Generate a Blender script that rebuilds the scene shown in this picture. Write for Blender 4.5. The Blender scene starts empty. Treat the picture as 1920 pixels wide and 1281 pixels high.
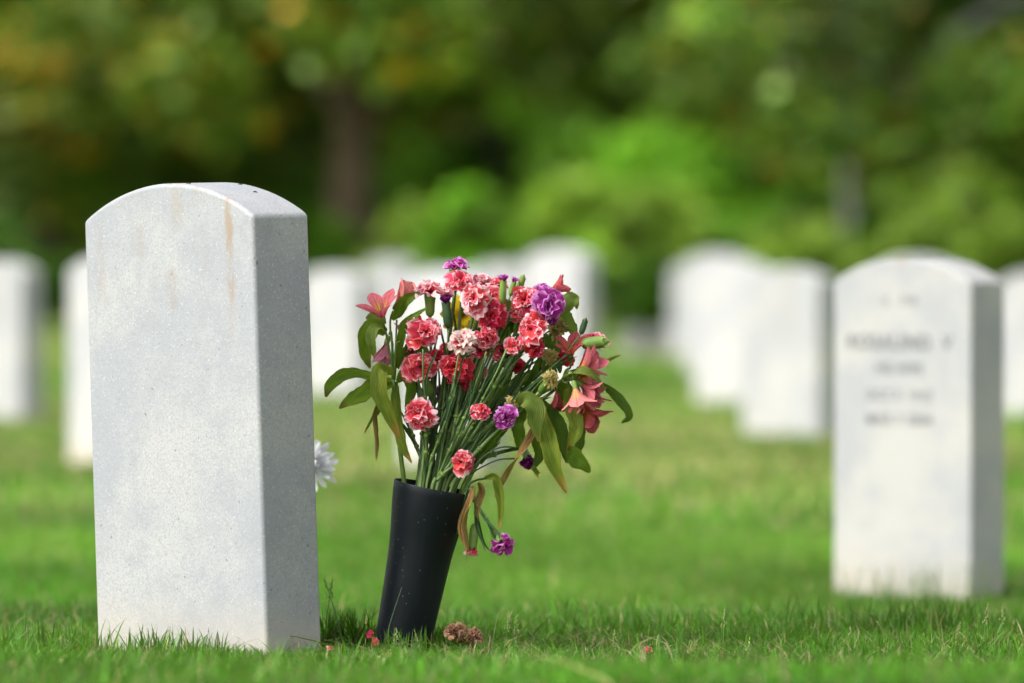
import bpy, bmesh, math, random
import numpy as np
from mathutils import Vector, Matrix, noise as mnoise
random.seed(7); rng = np.random.default_rng(7)
R = math.radians
SC = bpy.context.scene
COL = SC.collection

# ------------------------------------------------------------------ camera
CAM_H = 0.64; FPX = 10667.0; HORIZON = 450.0
PITCH = math.atan((640.5 - HORIZON) / FPX)
cd = bpy.data.cameras.new('camera'); cam = bpy.data.objects.new('camera', cd); COL.objects.link(cam)
cam.location = (0, 0, CAM_H); cam.rotation_euler = (math.pi / 2 - PITCH, 0, 0)
cd.sensor_width = 36; cd.lens = 200; cd.clip_start = 0.1; cd.clip_end = 2000
cd.dof.use_dof = True; cd.dof.focus_distance = 7.50; cd.dof.aperture_fstop = 3.3
SC.camera = cam
# ------------------------------------------------------------------ world, sun, exposure
SUN_DIR = Vector((-0.62, -0.36, 0.72)).normalized()       # towards the sun
w = bpy.data.worlds.new('World'); SC.world = w; w.use_nodes = True
nt = w.node_tree; nt.nodes.clear()
sky = nt.nodes.new('ShaderNodeTexSky'); sky.sky_type = 'NISHITA'; sky.sun_disc = False
sky.sun_elevation = math.asin(SUN_DIR.z); sky.sun_rotation = math.atan2(SUN_DIR.x, SUN_DIR.y)
sky.air_density = 1.0; sky.dust_density = 3.0
hs = nt.nodes.new('ShaderNodeHueSaturation'); hs.inputs['Saturation'].default_value = 0.24
bg = nt.nodes.new('ShaderNodeBackground'); bg.inputs['Strength'].default_value = 0.100
wo = nt.nodes.new('ShaderNodeOutputWorld')
nt.links.new(sky.outputs[0], hs.inputs['Color']); nt.links.new(hs.outputs[0], bg.inputs['Color']); nt.links.new(bg.outputs[0], wo.inputs['Surface'])
sl = bpy.data.lights.new('sun', 'SUN'); sl.energy = 1.5; sl.angle = R(28); sl.color = (1.0, 0.96, 0.88)
so = bpy.data.objects.new('sun', sl); COL.objects.link(so); so.location = (-20, -8, 20)
so.rotation_euler = SUN_DIR.to_track_quat('Z', 'Y').to_euler()
vs = SC.view_settings; vs.view_transform = 'Standard'; vs.look = 'None'; vs.gamma = 1; vs.use_curve_mapping = False
vs.exposure = 1.42
SC.render.engine = 'CYCLES'
SC.cycles.use_denoising = True
try: SC.cycles.denoiser = 'OPENIMAGEDENOISE'
except Exception: pass
SC.cycles.max_bounces = 4; SC.cycles.diffuse_bounces = 2; SC.cycles.glossy_bounces = 2; SC.cycles.transmission_bounces = 3
SC.cycles.use_adaptive_sampling = True; SC.cycles.adaptive_threshold = 0.03
SC.cycles.sample_clamp_indirect = 4

# ------------------------------------------------------------------ helpers
def at(px, py, Y):
    """point at depth Y whose image in the photograph is (px, py)"""
    d = Matrix.Rotation(-PITCH, 3, 'X') @ Vector(((px - 960) / FPX, 1.0, (640.5 - py) / FPX))
    return Vector((0, 0, CAM_H)) + d * (Y / d.y)
ORIGIN = {}
def tag(o, label=None, cat=None, group=None, kind=None):
    if label: o['label'] = label
    if cat: o['category'] = cat
    if group: o['group'] = group
    if kind: o['kind'] = kind
    return o
def empty(name, loc, label, cat, group=None):
    o = bpy.data.objects.new(name, None); COL.objects.link(o); o.location = loc; o.empty_display_size = .02
    ORIGIN[o.name] = Vector(loc); return tag(o, label, cat, group)
def mesh_data(name, verts, faces, mat=None, uv=None, smooth=True):
    me = bpy.data.meshes.new(name); me.from_pydata([tuple(v) for v in verts], [], faces)
    if uv is not None:
        l = me.uv_layers.new(name='UVMap')
        idx = np.zeros(len(me.loops), dtype=np.int32); me.loops.foreach_get('vertex_index', idx)
        l.data.foreach_set('uv', np.asarray(uv, dtype=np.float32)[idx].ravel())
    if smooth: me.polygons.foreach_set('use_smooth', [True] * len(me.polygons))
    if mat: me.materials.append(mat)
    me.update(); return me
def place(name, me, parent=None, M=None):
    """link a mesh whose matrix M is given in world space, under parent"""
    o = bpy.data.objects.new(name, me); COL.objects.link(o)
    M = M if M is not None else Matrix()
    if parent is not None:
        po = ORIGIN[parent.name]; o.parent = parent; o.matrix_basis = Matrix.Translation(-po) @ M; ORIGIN[o.name] = po
        # sub-parts are laid out from the thing's own origin
        if M != Matrix(): ORIGIN[o.name] = None
    else:
        o.matrix_basis = M; ORIGIN[o.name] = M.translation.copy()
    return o
def world_mesh(name, verts, faces, mat, parent, uv=None, smooth=True):
    """mesh given in world coordinates, stored relative to its thing's base; the object itself sits at that base"""
    po = ORIGIN[parent.name]
    me = mesh_data(name, [Vector(v) - po for v in verts], faces, mat, uv, smooth)
    o = bpy.data.objects.new(name, me); COL.objects.link(o); o.parent = parent; ORIGIN[o.name] = po
    return o
def place_under(name, me, parent, M):
    po = ORIGIN[parent.name]
    o = bpy.data.objects.new(name, me); COL.objects.link(o); o.parent = parent
    o.matrix_basis = Matrix.Translation(-po) @ M
    return o
# note: a child of a part whose own basis is the identity uses the same origin as the thing

def bez(p0, p1, p2, p3, n):
    out = []
    for i in range(n + 1):
        t = i / n; s = 1 - t
        out.append(p0 * s**3 + p1 * 3 * s * s * t + p2 * 3 * s * t * t + p3 * t**3)
    return out
def catmull(pts, n):
    pts = [Vector(p) for p in pts]; P = [pts[0] * 2 - pts[1]] + pts + [pts[-1] * 2 - pts[-2]]
    out = []; segs = len(pts) - 1
    for i in range(n + 1):
        f = i / n * segs; k = min(int(f), segs - 1); t = f - k
        a, b, c, d = P[k:k + 4]
        out.append(0.5 * (b * 2 + (c - a) * t + (a * 2 - b * 5 + c * 4 - d) * t * t + (b * 3 - a - c * 3 + d) * t**3))
    return out
def tube(pts, rad, sides=6, cap=True):
    """tube along pts, rad = function of t or number"""
    V, F, UV = [], [], []
    n = len(pts); up = Vector((0.13, -1, 0.21)).normalized()
    for i, p in enumerate(pts):
        t = (pts[min(i + 1, n - 1)] - pts[max(i - 1, 0)]).normalized()
        a = t.cross(up); a = a.normalized() if a.length > 1e-4 else Vector((1, 0, 0)); b = a.cross(t)
        r = rad(i / (n - 1)) if callable(rad) else rad
        for k in range(sides):
            th = 2 * math.pi * k / sides
            V.append(p + a * math.cos(th) * r + b * math.sin(th) * r); UV.append((k / sides, i / (n - 1)))
    for i in range(n - 1):
        for k in range(sides):
            k2 = (k + 1) % sides
            F.append((i * sides + k, i * sides + k2, (i + 1) * sides + k2, (i + 1) * sides + k))
    if cap:
        F.append(tuple(range(sides))[::-1]); F.append(tuple((n - 1) * sides + k for k in range(sides)))
    return V, F, UV
def ribbon(pts, width, facing, twist=0.0, fold=0.3, cols=4, wav=0.0, droop=0.0, seed=0, tw0=0.0):
    """leaf blade along pts. width(t) -> half width; fold lifts the margins (V section)"""
    rr = random.Random(seed); ph = rr.random() * 6
    V, F, UV = [], [], []; n = len(pts)
    for i, p in enumerate(pts):
        t = i / (n - 1); tg = (pts[min(i + 1, n - 1)] - pts[max(i - 1, 0)]).normalized()
        q = Matrix.Rotation(tw0 + twist * t, 3, tg)
        side = tg.cross(facing); side = side.normalized() if side.length > 1e-3 else Vector((1, 0, 0))
        side = q @ side; nor = side.cross(tg)
        hw = width(t)
        for k in range(cols + 1):
            u = k / cols * 2 - 1
            hwj = hw * (1 + .13 * math.sin(11 * t + ph * 3 + 2 * u) + rr.uniform(-.09, .09)); off = nor * (abs(u) * fold * hw + wav * hw * math.sin(7 * t + ph + 2.5 * u) - droop * hw * u * u)
            V.append(p + side * u * hwj * math.cos(fold * .6) + off); UV.append((k / cols, t))
    c = cols + 1
    for i in range(n - 1):
        for k in range(cols):
            F.append((i * c + k, i * c + k + 1, (i + 1) * c + k + 1, (i + 1) * c + k))
    return V, F, UV

# ------------------------------------------------------------------ node material helper
class NM:
    def __init__(s, name):
        s.m = bpy.data.materials.new(name); s.m.use_nodes = True; s.t = s.m.node_tree; s.t.nodes.clear()
        s.out = s.n('ShaderNodeOutputMaterial')
    def n(s, typ, **kw):
        nd = s.t.nodes.new(typ)
        for k, v in kw.items(): setattr(nd, k, v)
        return nd
    def set(s, sock, v):
        if hasattr(v, 'bl_rna') and v.bl_rna.identifier.startswith('NodeSocket'): s.t.links.new(v, sock)
        else: sock.default_value = (tuple(v) + (1,)) if isinstance(v, (tuple, list)) and len(v) == 3 and sock.type == 'RGBA' else v
    def math(s, op, a, b=0.0, c=None, clamp=False):
        nd = s.n('ShaderNodeMath', operation=op, use_clamp=clamp); s.set(nd.inputs[0], a); s.set(nd.inputs[1], b)
        if c is not None: s.set(nd.inputs[2], c)
        return nd.outputs[0]
    def smooth(s, v, lo, hi, a=0.0, b=1.0):
        nd = s.n('ShaderNodeMapRange', interpolation_type='SMOOTHSTEP'); s.set(nd.inputs[0], v)
        for i, x in enumerate((lo, hi, a, b)): s.set(nd.inputs[i + 1], x)
        return nd.outputs[0]
    def noise(s, scale, detail=3, vec=None, rough=.55, out=0, w=None):
        nd = s.n('ShaderNodeTexNoise', noise_dimensions='4D' if w is not None else '3D')
        nd.inputs['Scale'].default_value = scale; nd.inputs['Detail'].default_value = detail; nd.inputs['Roughness'].default_value = rough
        if vec is not None: s.t.links.new(vec, nd.inputs['Vector'])
        if w is not None: s.set(nd.inputs['W'], w)
        return nd.outputs[out]
    def mix(s, f, a, b, mode='MIX'):
        nd = s.n('ShaderNodeMix', data_type='RGBA', blend_type=mode); s.set(nd.inputs[0], f); s.set(nd.inputs[6], a); s.set(nd.inputs[7], b)
        return nd.outputs[2]
    def coord(s, which='Object'): return s.n('ShaderNodeTexCoord').outputs[which]
    def sep(s, v): nd = s.n('ShaderNodeSeparateXYZ'); s.t.links.new(v, nd.inputs[0]); return nd.outputs
    def mapping(s, v, scale): nd = s.n('ShaderNodeMapping'); s.t.links.new(v, nd.inputs[0]); nd.inputs['Scale'].default_value = scale; return nd.outputs[0]
    def bump(s, h, strength=.3, dist=.002):
        nd = s.n('ShaderNodeBump'); nd.inputs['Strength'].default_value = strength; nd.inputs['Distance'].default_value = dist; s.t.links.new(h, nd.inputs['Height']); return nd.outputs[0]
    def rnd(s): return s.n('ShaderNodeObjectInfo').outputs['Random']
    def principled(s, col, rough=.6, spec=.4, normal=None, sss=0.0, trans=None, tcol=None):
        p = s.n('ShaderNodeBsdfPrincipled'); s.set(p.inputs['Base Color'], col); s.set(p.inputs['Roughness'], rough)
        p.inputs['Specular IOR Level'].default_value = spec
        if normal is not None: s.t.links.new(normal, p.inputs['Normal'])
        if sss: p.inputs['Subsurface Weight'].default_value = sss; p.inputs['Subsurface Radius'].default_value = (.004, .004, .0035); p.inputs['Subsurface Scale'].default_value = 1
        o = p.outputs[0]
        if trans:
            tr = s.n('ShaderNodeBsdfTranslucent'); s.set(tr.inputs[0], tcol if tcol is not None else col)
            mx = s.n('ShaderNodeMixShader'); mx.inputs[0].default_value = trans
            s.t.links.new(o, mx.inputs[1]); s.t.links.new(tr.outputs[0], mx.inputs[2]); o = mx.outputs[0]
        s.t.links.new(o, s.out.inputs[0]); return s.m

# ------------------------------------------------------------------ materials
def marble(name, streaks=(), tint=(.40, .406, .414), base_z=0.0, warm=(.46, .41, .34), veins=.5, grain=1.0):
    k = NM(name); oc = k.coord('Object'); x, y, z = k.sep(oc)
    big = k.noise(5.5, 4, oc, .6); mid = k.noise(22, 4, oc, .65); fine = k.noise(300, 3, oc, .75); vor = k.n('ShaderNodeTexVoronoi'); vor.inputs['Scale'].default_value = 520
    k.t.links.new(oc, vor.inputs['Vector'])
    col = k.mix(k.smooth(big, .40, .62), tint, tuple(c * f for c, f in zip(tint, (.80, .83, .90))))
    vn = k.noise(9, 5, k.mapping(oc, (1, 1, .55)), .62); ridge = k.smooth(k.math('ABSOLUTE', k.math('SUBTRACT', vn, .5)), .045, .0)
    col = k.mix(k.math('MULTIPLY', ridge, veins * .45), col, tuple(c * f for c, f in zip(tint, (.70, .74, .82))))
    col = k.mix(k.math('MULTIPLY', k.smooth(mid, .5, .72), veins * .55), col, tuple(c * .72 for c in tint))
    # crystal grain of the stone
    col = k.mix(k.math('MULTIPLY', k.smooth(fine, .42, .66), .75 * grain), col, tuple(c * .74 for c in tint))
    col = k.mix(k.math('MULTIPLY', k.smooth(vor.outputs['Color'], .78, .95), .55 * grain), col, tuple(min(.8, c * 1.4) for c in tint))
    # dark specks of lichen and dirt
    sp = k.noise(120, 2, oc, .5); col = k.mix(k.math('MULTIPLY', k.smooth(sp, .70, .76), .6), col, (.07, .065, .05))
    wob = k.noise(38, 3, oc, .6)
    for (x0, hw, z0, z1, amt, c) in streaks:
        dx = k.math('ABSOLUTE', k.math('ADD', k.math('SUBTRACT', x, x0), k.math('MULTIPLY', k.math('SUBTRACT', wob, .5), .014)))
        m = k.smooth(dx, hw, hw * .15)
        m = k.math('MULTIPLY', m, k.math('MULTIPLY', k.smooth(z, z0, z0 + (z1 - z0) * .45), k.smooth(z, z1 + .012, z1 - .012)))
        st = k.noise(55, 4, k.mapping(oc, (1, 1, .25)), .7)
        m = k.math('MULTIPLY', m, k.math('MULTIPLY', k.smooth(st, .32, .62), amt * .8)); m = k.math('MULTIPLY', m, k.smooth(y, -.042, -.049))
        col = k.mix(m, col, c)
    col = k.mix(k.math('MULTIPLY', k.smooth(k.math('ADD', z, k.math('MULTIPLY', mid, .05)), base_z + .11, base_z + .02), .55), col, warm)
    h = k.math('ADD', k.math('MULTIPLY', fine, .7), k.math('MULTIPLY', mid, .6))
    return k.principled(col, rough=k.smooth(fine, .3, .7, .42, .7), spec=.35, normal=k.bump(h, .35, .0012))
RUST = (.30, .205, .12)
M_MARBLE_BIG = marble('marble_weathered', streaks=[(.119, .011, .39, .60, .85, RUST), (.020, .018, .535, .66, .6, (.33, .27, .19)), (.006, .012, .435, .50, .5, RUST),
    (-.133, .012, .44, .56, .28, RUST), (.066, .02, .575, .66, .5, RUST), (-.055, .012, .50, .565, .25, RUST), (-.118, .010, .53, .60, .5, (.34, .36, .38)), (.075, .012, .47, .57, .2, RUST)])
M_MARBLE_TEXT = marble('marble_inscribed', streaks=[(.0, .016, .585, .66, .75, RUST), (.09, .02, .40, .6, .10, RUST)], tint=(.425, .42, .405), veins=.2, grain=.3)
M_MARBLE = marble('marble_white', tint=(.50, .49, .48), veins=.35, grain=.3, warm=(.55, .46, .32))
M_MARBLE_GREY = marble('marble_greyed', tint=(.39, .39, .38), veins=.5, grain=.4)
def simple(name, col, rough=.6, spec=.3, var=.15, scale=60, trans=None):
    k = NM(name); n = k.noise(scale, 3, k.coord('Object'))
    c = k.mix(k.smooth(n, .3, .7), tuple(x * (1 - var) for x in col), tuple(min(1, x * (1 + var)) for x in col))
    return k.principled(c, rough, spec, trans=trans)
M_INK = simple('inscription_paint', (.17, .175, .185), .8, .1)
def vase_mat():
    k = NM('black_plastic'); oc = k.coord('Object')
    v = k.n('ShaderNodeTexVoronoi'); v.inputs['Scale'].default_value = 230; k.t.links.new(k.mapping(oc, (1, 1, .55)), v.inputs['Vector'])
    keep = k.smooth(k.noise(14, 2, oc), .36, .5)
    keep2 = k.smooth(k.sep(v.outputs['Color'])[0], .72, .76)
    spk = k.math('MULTIPLY', k.math('MULTIPLY', k.smooth(v.outputs['Distance'], .17, .09), keep), keep2)
    dust = k.noise(30, 5, k.mapping(oc, (1, 1, .3)), .7)
    col = k.mix(k.math('MULTIPLY', k.smooth(dust, .45, .8), .35), (.0022, .0048, .0080), (.006, .011, .017))
    col = k.mix(k.math('MULTIPLY', spk, .26), col, (.5, .5, .45))
    return k.principled(col, k.smooth(dust, .3, .7, .40, .58), .30, normal=k.bump(k.noise(60, 3, oc), .05, .001))
M_VASE = vase_mat()
def petal_mat(name, inner, rim, rim_lo=.70, deep=None, trans=.46):
    k = NM(name); uv = k.coord('UV'); u, v, _ = k.sep(uv); r = k.rnd()
    nz = k.noise(7, 3, uv, .6, w=k.math('MULTIPLY', r, 9))
    edge = k.math('ADD', v, k.math('ADD', k.math('MULTIPLY', k.math('SUBTRACT', nz, .5), .42), k.math('MULTIPLY', k.math('SUBTRACT', r, .5), .22)))
    side = k.math('ABSOLUTE', k.math('SUBTRACT', u, .5)); edge = k.math('ADD', edge, k.math('MULTIPLY', k.math('POWER', side, 2.0), .65))
    m = k.smooth(edge, rim_lo + .06, rim_lo + .24)
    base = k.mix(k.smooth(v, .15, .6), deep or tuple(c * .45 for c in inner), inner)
    vein = k.n('ShaderNodeTexWave'); vein.inputs['Scale'].default_value = 9; vein.inputs['Distortion'].default_value = 2.5; k.t.links.new(uv, vein.inputs['Vector'])
    base = k.mix(k.math('MULTIPLY', vein.outputs['Fac'], .18), base, rim)
    col = k.mix(m, base, rim)
    hv = k.n('ShaderNodeHueSaturation'); k.t.links.new(col, hv.inputs['Color']); k.set(hv.inputs['Value'], k.smooth(r, 0, 1, .82, 1.08)); k.set(hv.inputs['Hue'], k.smooth(k.math('FRACT', k.math('MULTIPLY', r, 7.3)), 0, 1, .49, .508))
    return k.principled(hv.outputs[0], .75, .08, trans=trans)
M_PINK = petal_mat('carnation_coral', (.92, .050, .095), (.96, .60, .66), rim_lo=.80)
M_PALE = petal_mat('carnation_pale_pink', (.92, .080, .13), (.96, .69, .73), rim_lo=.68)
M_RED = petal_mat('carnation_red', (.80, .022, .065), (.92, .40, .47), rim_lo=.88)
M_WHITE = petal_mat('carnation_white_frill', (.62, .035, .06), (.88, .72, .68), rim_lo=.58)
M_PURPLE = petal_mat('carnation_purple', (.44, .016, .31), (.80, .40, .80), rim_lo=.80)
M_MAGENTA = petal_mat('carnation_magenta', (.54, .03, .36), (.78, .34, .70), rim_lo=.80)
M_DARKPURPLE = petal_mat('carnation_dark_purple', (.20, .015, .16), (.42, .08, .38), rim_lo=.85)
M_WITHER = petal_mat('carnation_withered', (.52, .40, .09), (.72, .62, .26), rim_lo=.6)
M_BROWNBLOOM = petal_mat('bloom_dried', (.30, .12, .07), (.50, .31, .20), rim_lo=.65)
M_YELLOW = petal_mat('petal_yellow', (.85, .62, .02), (.9, .72, .05), rim_lo=.7)
M_DAISY = petal_mat('petal_white', (.80, .81, .84), (.86, .86, .88), rim_lo=.7, deep=(.74, .74, .72), trans=.4)
def tepal_mat(name, pink, throat):
    k = NM(name); uv = k.coord('UV'); u, v, _ = k.sep(uv); r = k.rnd()
    side = k.math('ABSOLUTE', k.math('SUBTRACT', u, .5))
    nz = k.noise(5, 3, uv, .6, w=k.math('MULTIPLY', r, 9))
    col = k.mix(k.smooth(k.math('ADD', nz, k.math('MULTIPLY', v, .3)), .4, .85), pink, tuple(min(1, c * 1.2 + .12) for c in pink))
    has = k.math('GREATER_THAN', k.math('FRACT', k.math('MULTIPLY', r, 3.7)), .45)
    th = k.math('MULTIPLY', k.math('MULTIPLY', k.smooth(v, .75, .35), k.smooth(side, .42, .1)), has)
    col = k.mix(th, col, throat)
    wv = k.n('ShaderNodeTexWave'); wv.inputs['Scale'].default_value = 6; wv.inputs['Distortion'].default_value = 1.2; k.t.links.new(k.mapping(uv, (1, .2, 1)), wv.inputs['Vector'])
    col = k.mix(k.math('MULTIPLY', k.smooth(wv.outputs['Fac'], .5, .95), .6), col, tuple(c * .35 for c in pink)); col = k.mix(k.math('MULTIPLY', k.smooth(k.math('ABSOLUTE', k.math('SUBTRACT', side, .0)), .06, .0), .5), col, tuple(c * .4 for c in pink))
    col = k.mix(k.smooth(v, .18, .0), col, (.35, .30, .10))
    return k.principled(col, .68, .12, trans=.35)
M_TEPAL = tepal_mat('alstroemeria_rose', (.52, .070, .105), (.75, .42, .05))
M_TEPAL_RED = tepal_mat('alstroemeria_red', (.46, .03, .045), (.80, .26, .03))
M_TEPAL_PALE = tepal_mat('alstroemeria_faded', (.64, .17, .165), (.78, .50, .16))
M_TEPAL_MAUVE = tepal_mat('alstroemeria_mauve', (.50, .13, .22), (.6, .4, .2))
def leaf_mat(name, a, b, tip, tip_at=.86, rough=.6, spec=.22, ribs=11, trans=.45):
    k = NM(name); uv = k.coord('UV'); u, v, _ = k.sep(uv); r = k.rnd()
    nz = k.noise(4, 4, uv, .6, w=k.math('MULTIPLY', r, 9))
    col = k.mix(k.smooth(nz, .35, .7), a, b)
    rib = k.math('SINE', k.math('MULTIPLY', u, ribs * 6.283)); ribm = k.smooth(rib, -.2, 1)
    col = k.mix(k.math('MULTIPLY', ribm, .55), col, tuple(c * .5 for c in a)); blot = k.noise(11, 4, uv, .7, w=k.math('MULTIPLY', r, 17)); col = k.mix(k.math('MULTIPLY', k.smooth(blot, .58, .72), .55), col, tip); marg = k.smooth(k.math('ABSOLUTE', k.math('SUBTRACT', u, .5)), .44, .5); col = k.mix(k.math('MULTIPLY', marg, .4), col, tip)
    m = k.smooth(k.math('ADD', v, k.math('MULTIPLY', k.math('SUBTRACT', nz, .5), .3)), tip_at, tip_at + .12)
    col = k.mix(m, col, tip)
    return k.principled(col, rough, spec, normal=k.bump(k.math('ADD', rib, k.math('MULTIPLY', blot, 3.0)), .45, .0012), trans=trans, tcol=k.mix(.5, col, (.22, .36, .02)))
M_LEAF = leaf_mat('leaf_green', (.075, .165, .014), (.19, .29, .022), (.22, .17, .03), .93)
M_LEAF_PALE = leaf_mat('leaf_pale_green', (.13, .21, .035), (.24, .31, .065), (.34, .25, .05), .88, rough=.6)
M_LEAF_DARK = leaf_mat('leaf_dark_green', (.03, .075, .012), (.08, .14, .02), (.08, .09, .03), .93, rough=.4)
M_LEAF_BROWNTIP = leaf_mat('leaf_green_brown_tip', (.09, .18, .012), (.22, .31, .022), (.13, .075, .025), .84)
M_LEAF_YELLOWING = leaf_mat('leaf_yellowing', (.13, .21, .02), (.30, .35, .045), (.42, .26, .06), .80)
M_LEAF_DRY = leaf_mat('leaf_dried_brown', (.22, .125, .045), (.36, .22, .085), (.30, .19, .08), .7, rough=.8, spec=.1, ribs=6, trans=.15)
M_BLADE = leaf_mat('leaf_blade_bluegreen', (.035, .085, .035), (.075, .15, .055), (.12, .15, .05), .93, ribs=1, trans=.15)
def stem_mat(name, a, b):
    k = NM(name); n = k.noise(45, 3, k.coord('Object')); r = k.rnd()
    col = k.mix(k.smooth(n, .3, .7), a, b); col = k.mix(k.math('MULTIPLY', r, .5), col, tuple(c * .55 for c in a))
    return k.principled(col, .5, .35)
M_STEM = stem_mat('stem_green', (.095, .175, .045), (.20, .30, .095))
M_STEM_ALS = stem_mat('stem_light_green', (.10, .19, .03), (.18, .27, .05))
M_STEM_RED = stem_mat('stem_reddish', (.14, .10, .04), (.20, .13, .06))
M_CALYX = stem_mat('calyx_green', (.12, .23, .04), (.24, .34, .07))
M_CALYX_DARK = stem_mat('calyx_dark_green', (.03, .08, .03), (.07, .12, .05))

# ------------------------------------------------------------------ terrain
def sstep(a, b, x): t = np.clip((x - a) / (b - a), 0, 1); return t * t * (3 - 2 * t)
_KX = rng.normal(size=(24, 2)); _PH = rng.uniform(0, 6.28, 24)
def fbm(x, y, scale, seed=0, n=8):
    """cheap smooth noise about 0, amplitude about 1"""
    out = np.zeros_like(np.asarray(x, dtype=float))
    for i in range(n):
        k = _KX[(i + seed) % 24] * scale * (1 + .35 * i); out = out + np.sin(k[0] * x + k[1] * y + _PH[(i * 5 + seed) % 24]) / (1 + .25 * i)
    return out / 2.2
def ground_z(x, y):
    x = np.asarray(x, dtype=float); y = np.asarray(y, dtype=float)
    z = np.interp(y, [0, 5.4, 5.9, 6.5, 7.1, 7.6, 8.3, 9.3, 10.3, 12, 15, 40, 60, 95, 400], [.15, .165, .165, .118, .082, .078, .068, .005, -.042, -.045, -.025, 0, .25, 1.2, 3.0])
    return z + .008 * fbm(x, y, 2.2, 3) * np.clip((40 - y) / 30, .2, 1) + .10 * fbm(x, y, .12, 5) * sstep(45, 70, y)
def make_ground():
    ys = np.concatenate([np.arange(0, 12, .12), np.arange(12, 40, .6), np.arange(40, 120, 3), [140, 200, 400, 900]])
    fx = np.concatenate([-np.geomspace(1, 300, 24)[::-1] , np.linspace(-.95, .95, 40), np.geomspace(1, 300, 24)])
    xx = fx[None, :] * (0.9 + ys[:, None] * .06); yy = np.repeat(ys[:, None], len(fx), 1)
    zz = ground_z(xx, yy); nx = len(fx)
    V = np.stack([xx, yy, zz], -1).reshape(-1, 3)
    F = [(j * nx + i, j * nx + i + 1, (j + 1) * nx + i + 1, (j + 1) * nx + i) for j in range(len(ys) - 1) for i in range(nx - 1)]
    k = NM('lawn_soil'); oc = k.coord('Object')
    n1 = k.noise(.9, 4, oc); n2 = k.noise(25, 4, oc)
    col = k.mix(k.smooth(n1, .35, .65), (.11, .17, .035), (.19, .22, .07)); col = k.mix(k.math('MULTIPLY', k.smooth(n2, .45, .7), .5), col, (.10, .085, .04))
    m = k.principled(col, .9, .1, normal=k.bump(n2, .5, .02))
    o = place('ground', mesh_data('ground', V, F, m)); tag(o, kind='structure'); return o
make_ground()

# ------------------------------------------------------------------ headstones
STONE_W, STONE_T, STONE_S, STONE_RISE = .33, .102, .570, .046
BURY = .12
YAW = R(-43.8)
def stone_mesh(name, mat, w=STONE_W, t=STONE_T, s=STONE_S, rise=STONE_RISE, bev=.006):
    bm = bmesh.new(); prof = [(-w / 2, -BURY), (w / 2, -BURY)]
    rad = ((w / 2)**2 + rise**2) / (2 * rise); cz = s + rise - rad; a0 = math.asin(w / 2 / rad); n = 22
    for i in range(n + 1):
        a = a0 - 2 * a0 * i / n; prof.append((rad * math.sin(a), cz + rad * math.cos(a)))
    f = [bm.verts.new((x, -t / 2, z)) for x, z in prof]; b = [bm.verts.new((x, t / 2, z)) for x, z in prof]
    bm.faces.new(f); bm.faces.new(b[::-1]); m = len(prof)
    for i in range(m): j = (i + 1) % m; bm.faces.new((f[j], f[i], b[i], b[j]))
    bmesh.ops.recalc_face_normals(bm, faces=bm.faces)
    ed = [e for e in bm.edges if len(e.link_faces) == 2 and e.calc_face_angle(0) > R(20)]
    bmesh.ops.bevel(bm, geom=ed, offset=bev, segments=3, profile=.5, affect='EDGES')
    me = bpy.data.meshes.new(name); bm.to_mesh(me); bm.free()
    me.polygons.foreach_set('use_smooth', [True] * len(me.polygons)); me.materials.append(mat); return me
def headstone(me, loc, label, yaw=YAW, lean=(0, 0), group='white headstones on the lawn', sc=1.0):
    o = bpy.data.objects.new('headstone', me); COL.objects.link(o)
    o.matrix_basis = Matrix.Translation(loc) @ Matrix.Rotation(lean[0], 4, 'Y') @ Matrix.Rotation(lean[1], 4, 'X') @ Matrix.Rotation(yaw, 4, 'Z') @ Matrix.Scale(sc, 4)
    md = o.modifiers.new('weighted_normals', 'WEIGHTED_NORMAL'); md.mode = 'FACE_AREA'; md.keep_sharp = True
    ORIGIN[o.name] = Vector(loc); return tag(o, label, 'headstone', group)
me_big = stone_mesh('headstone_weathered', M_MARBLE_BIG)
# base centre below the middle of the stone
bigc = at(391, 1200, 7.56); bigc.z = .100
big = headstone(me_big, bigc, 'large sharp grey-white marble headstone with brown streaks beside the black vase', yaw=YAW, lean=(R(-1.75), R(0)))
# droppings and twigs on its arched top
def bits():
    k = 0
    for (lx, ly) in ((.098, .018), (.004, -.047), (-.004, -.044), (.030, -.038), (.052, .035)):
        rad = ((STONE_W / 2)**2 + STONE_RISE**2) / (2 * STONE_RISE); lz = STONE_S + STONE_RISE - rad + math.sqrt(rad * rad - lx * lx)
        a = random.random() * 3; L = .0022 + .002 * random.random()
        p = [Vector((lx - L * math.cos(a), ly - L * math.sin(a), lz + .0002)), Vector((lx, ly, lz + .0012)), Vector((lx + L * math.cos(a), ly + L * math.sin(a), lz + .0002))]
        V, F, UV = tube(p, lambda t: .0008, 5)
        o = bpy.data.objects.new('dirt_crumb', mesh_data('dirt_crumb', V, F, M_CRUMB, UV)); COL.objects.link(o); o.parent = big
M_CRUMB = simple('crumb_dark', (.045, .04, .03), .9, .1)
bits()
me_txt = stone_mesh('headstone_inscribed', M_MARBLE_TEXT)
tc = at(1722, 1090, 10.62); tc.z = -.008
txt = headstone(me_txt, tc, 'cream headstone with a dark carved inscription at the right of the lawn', yaw=R(-43.0))
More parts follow.
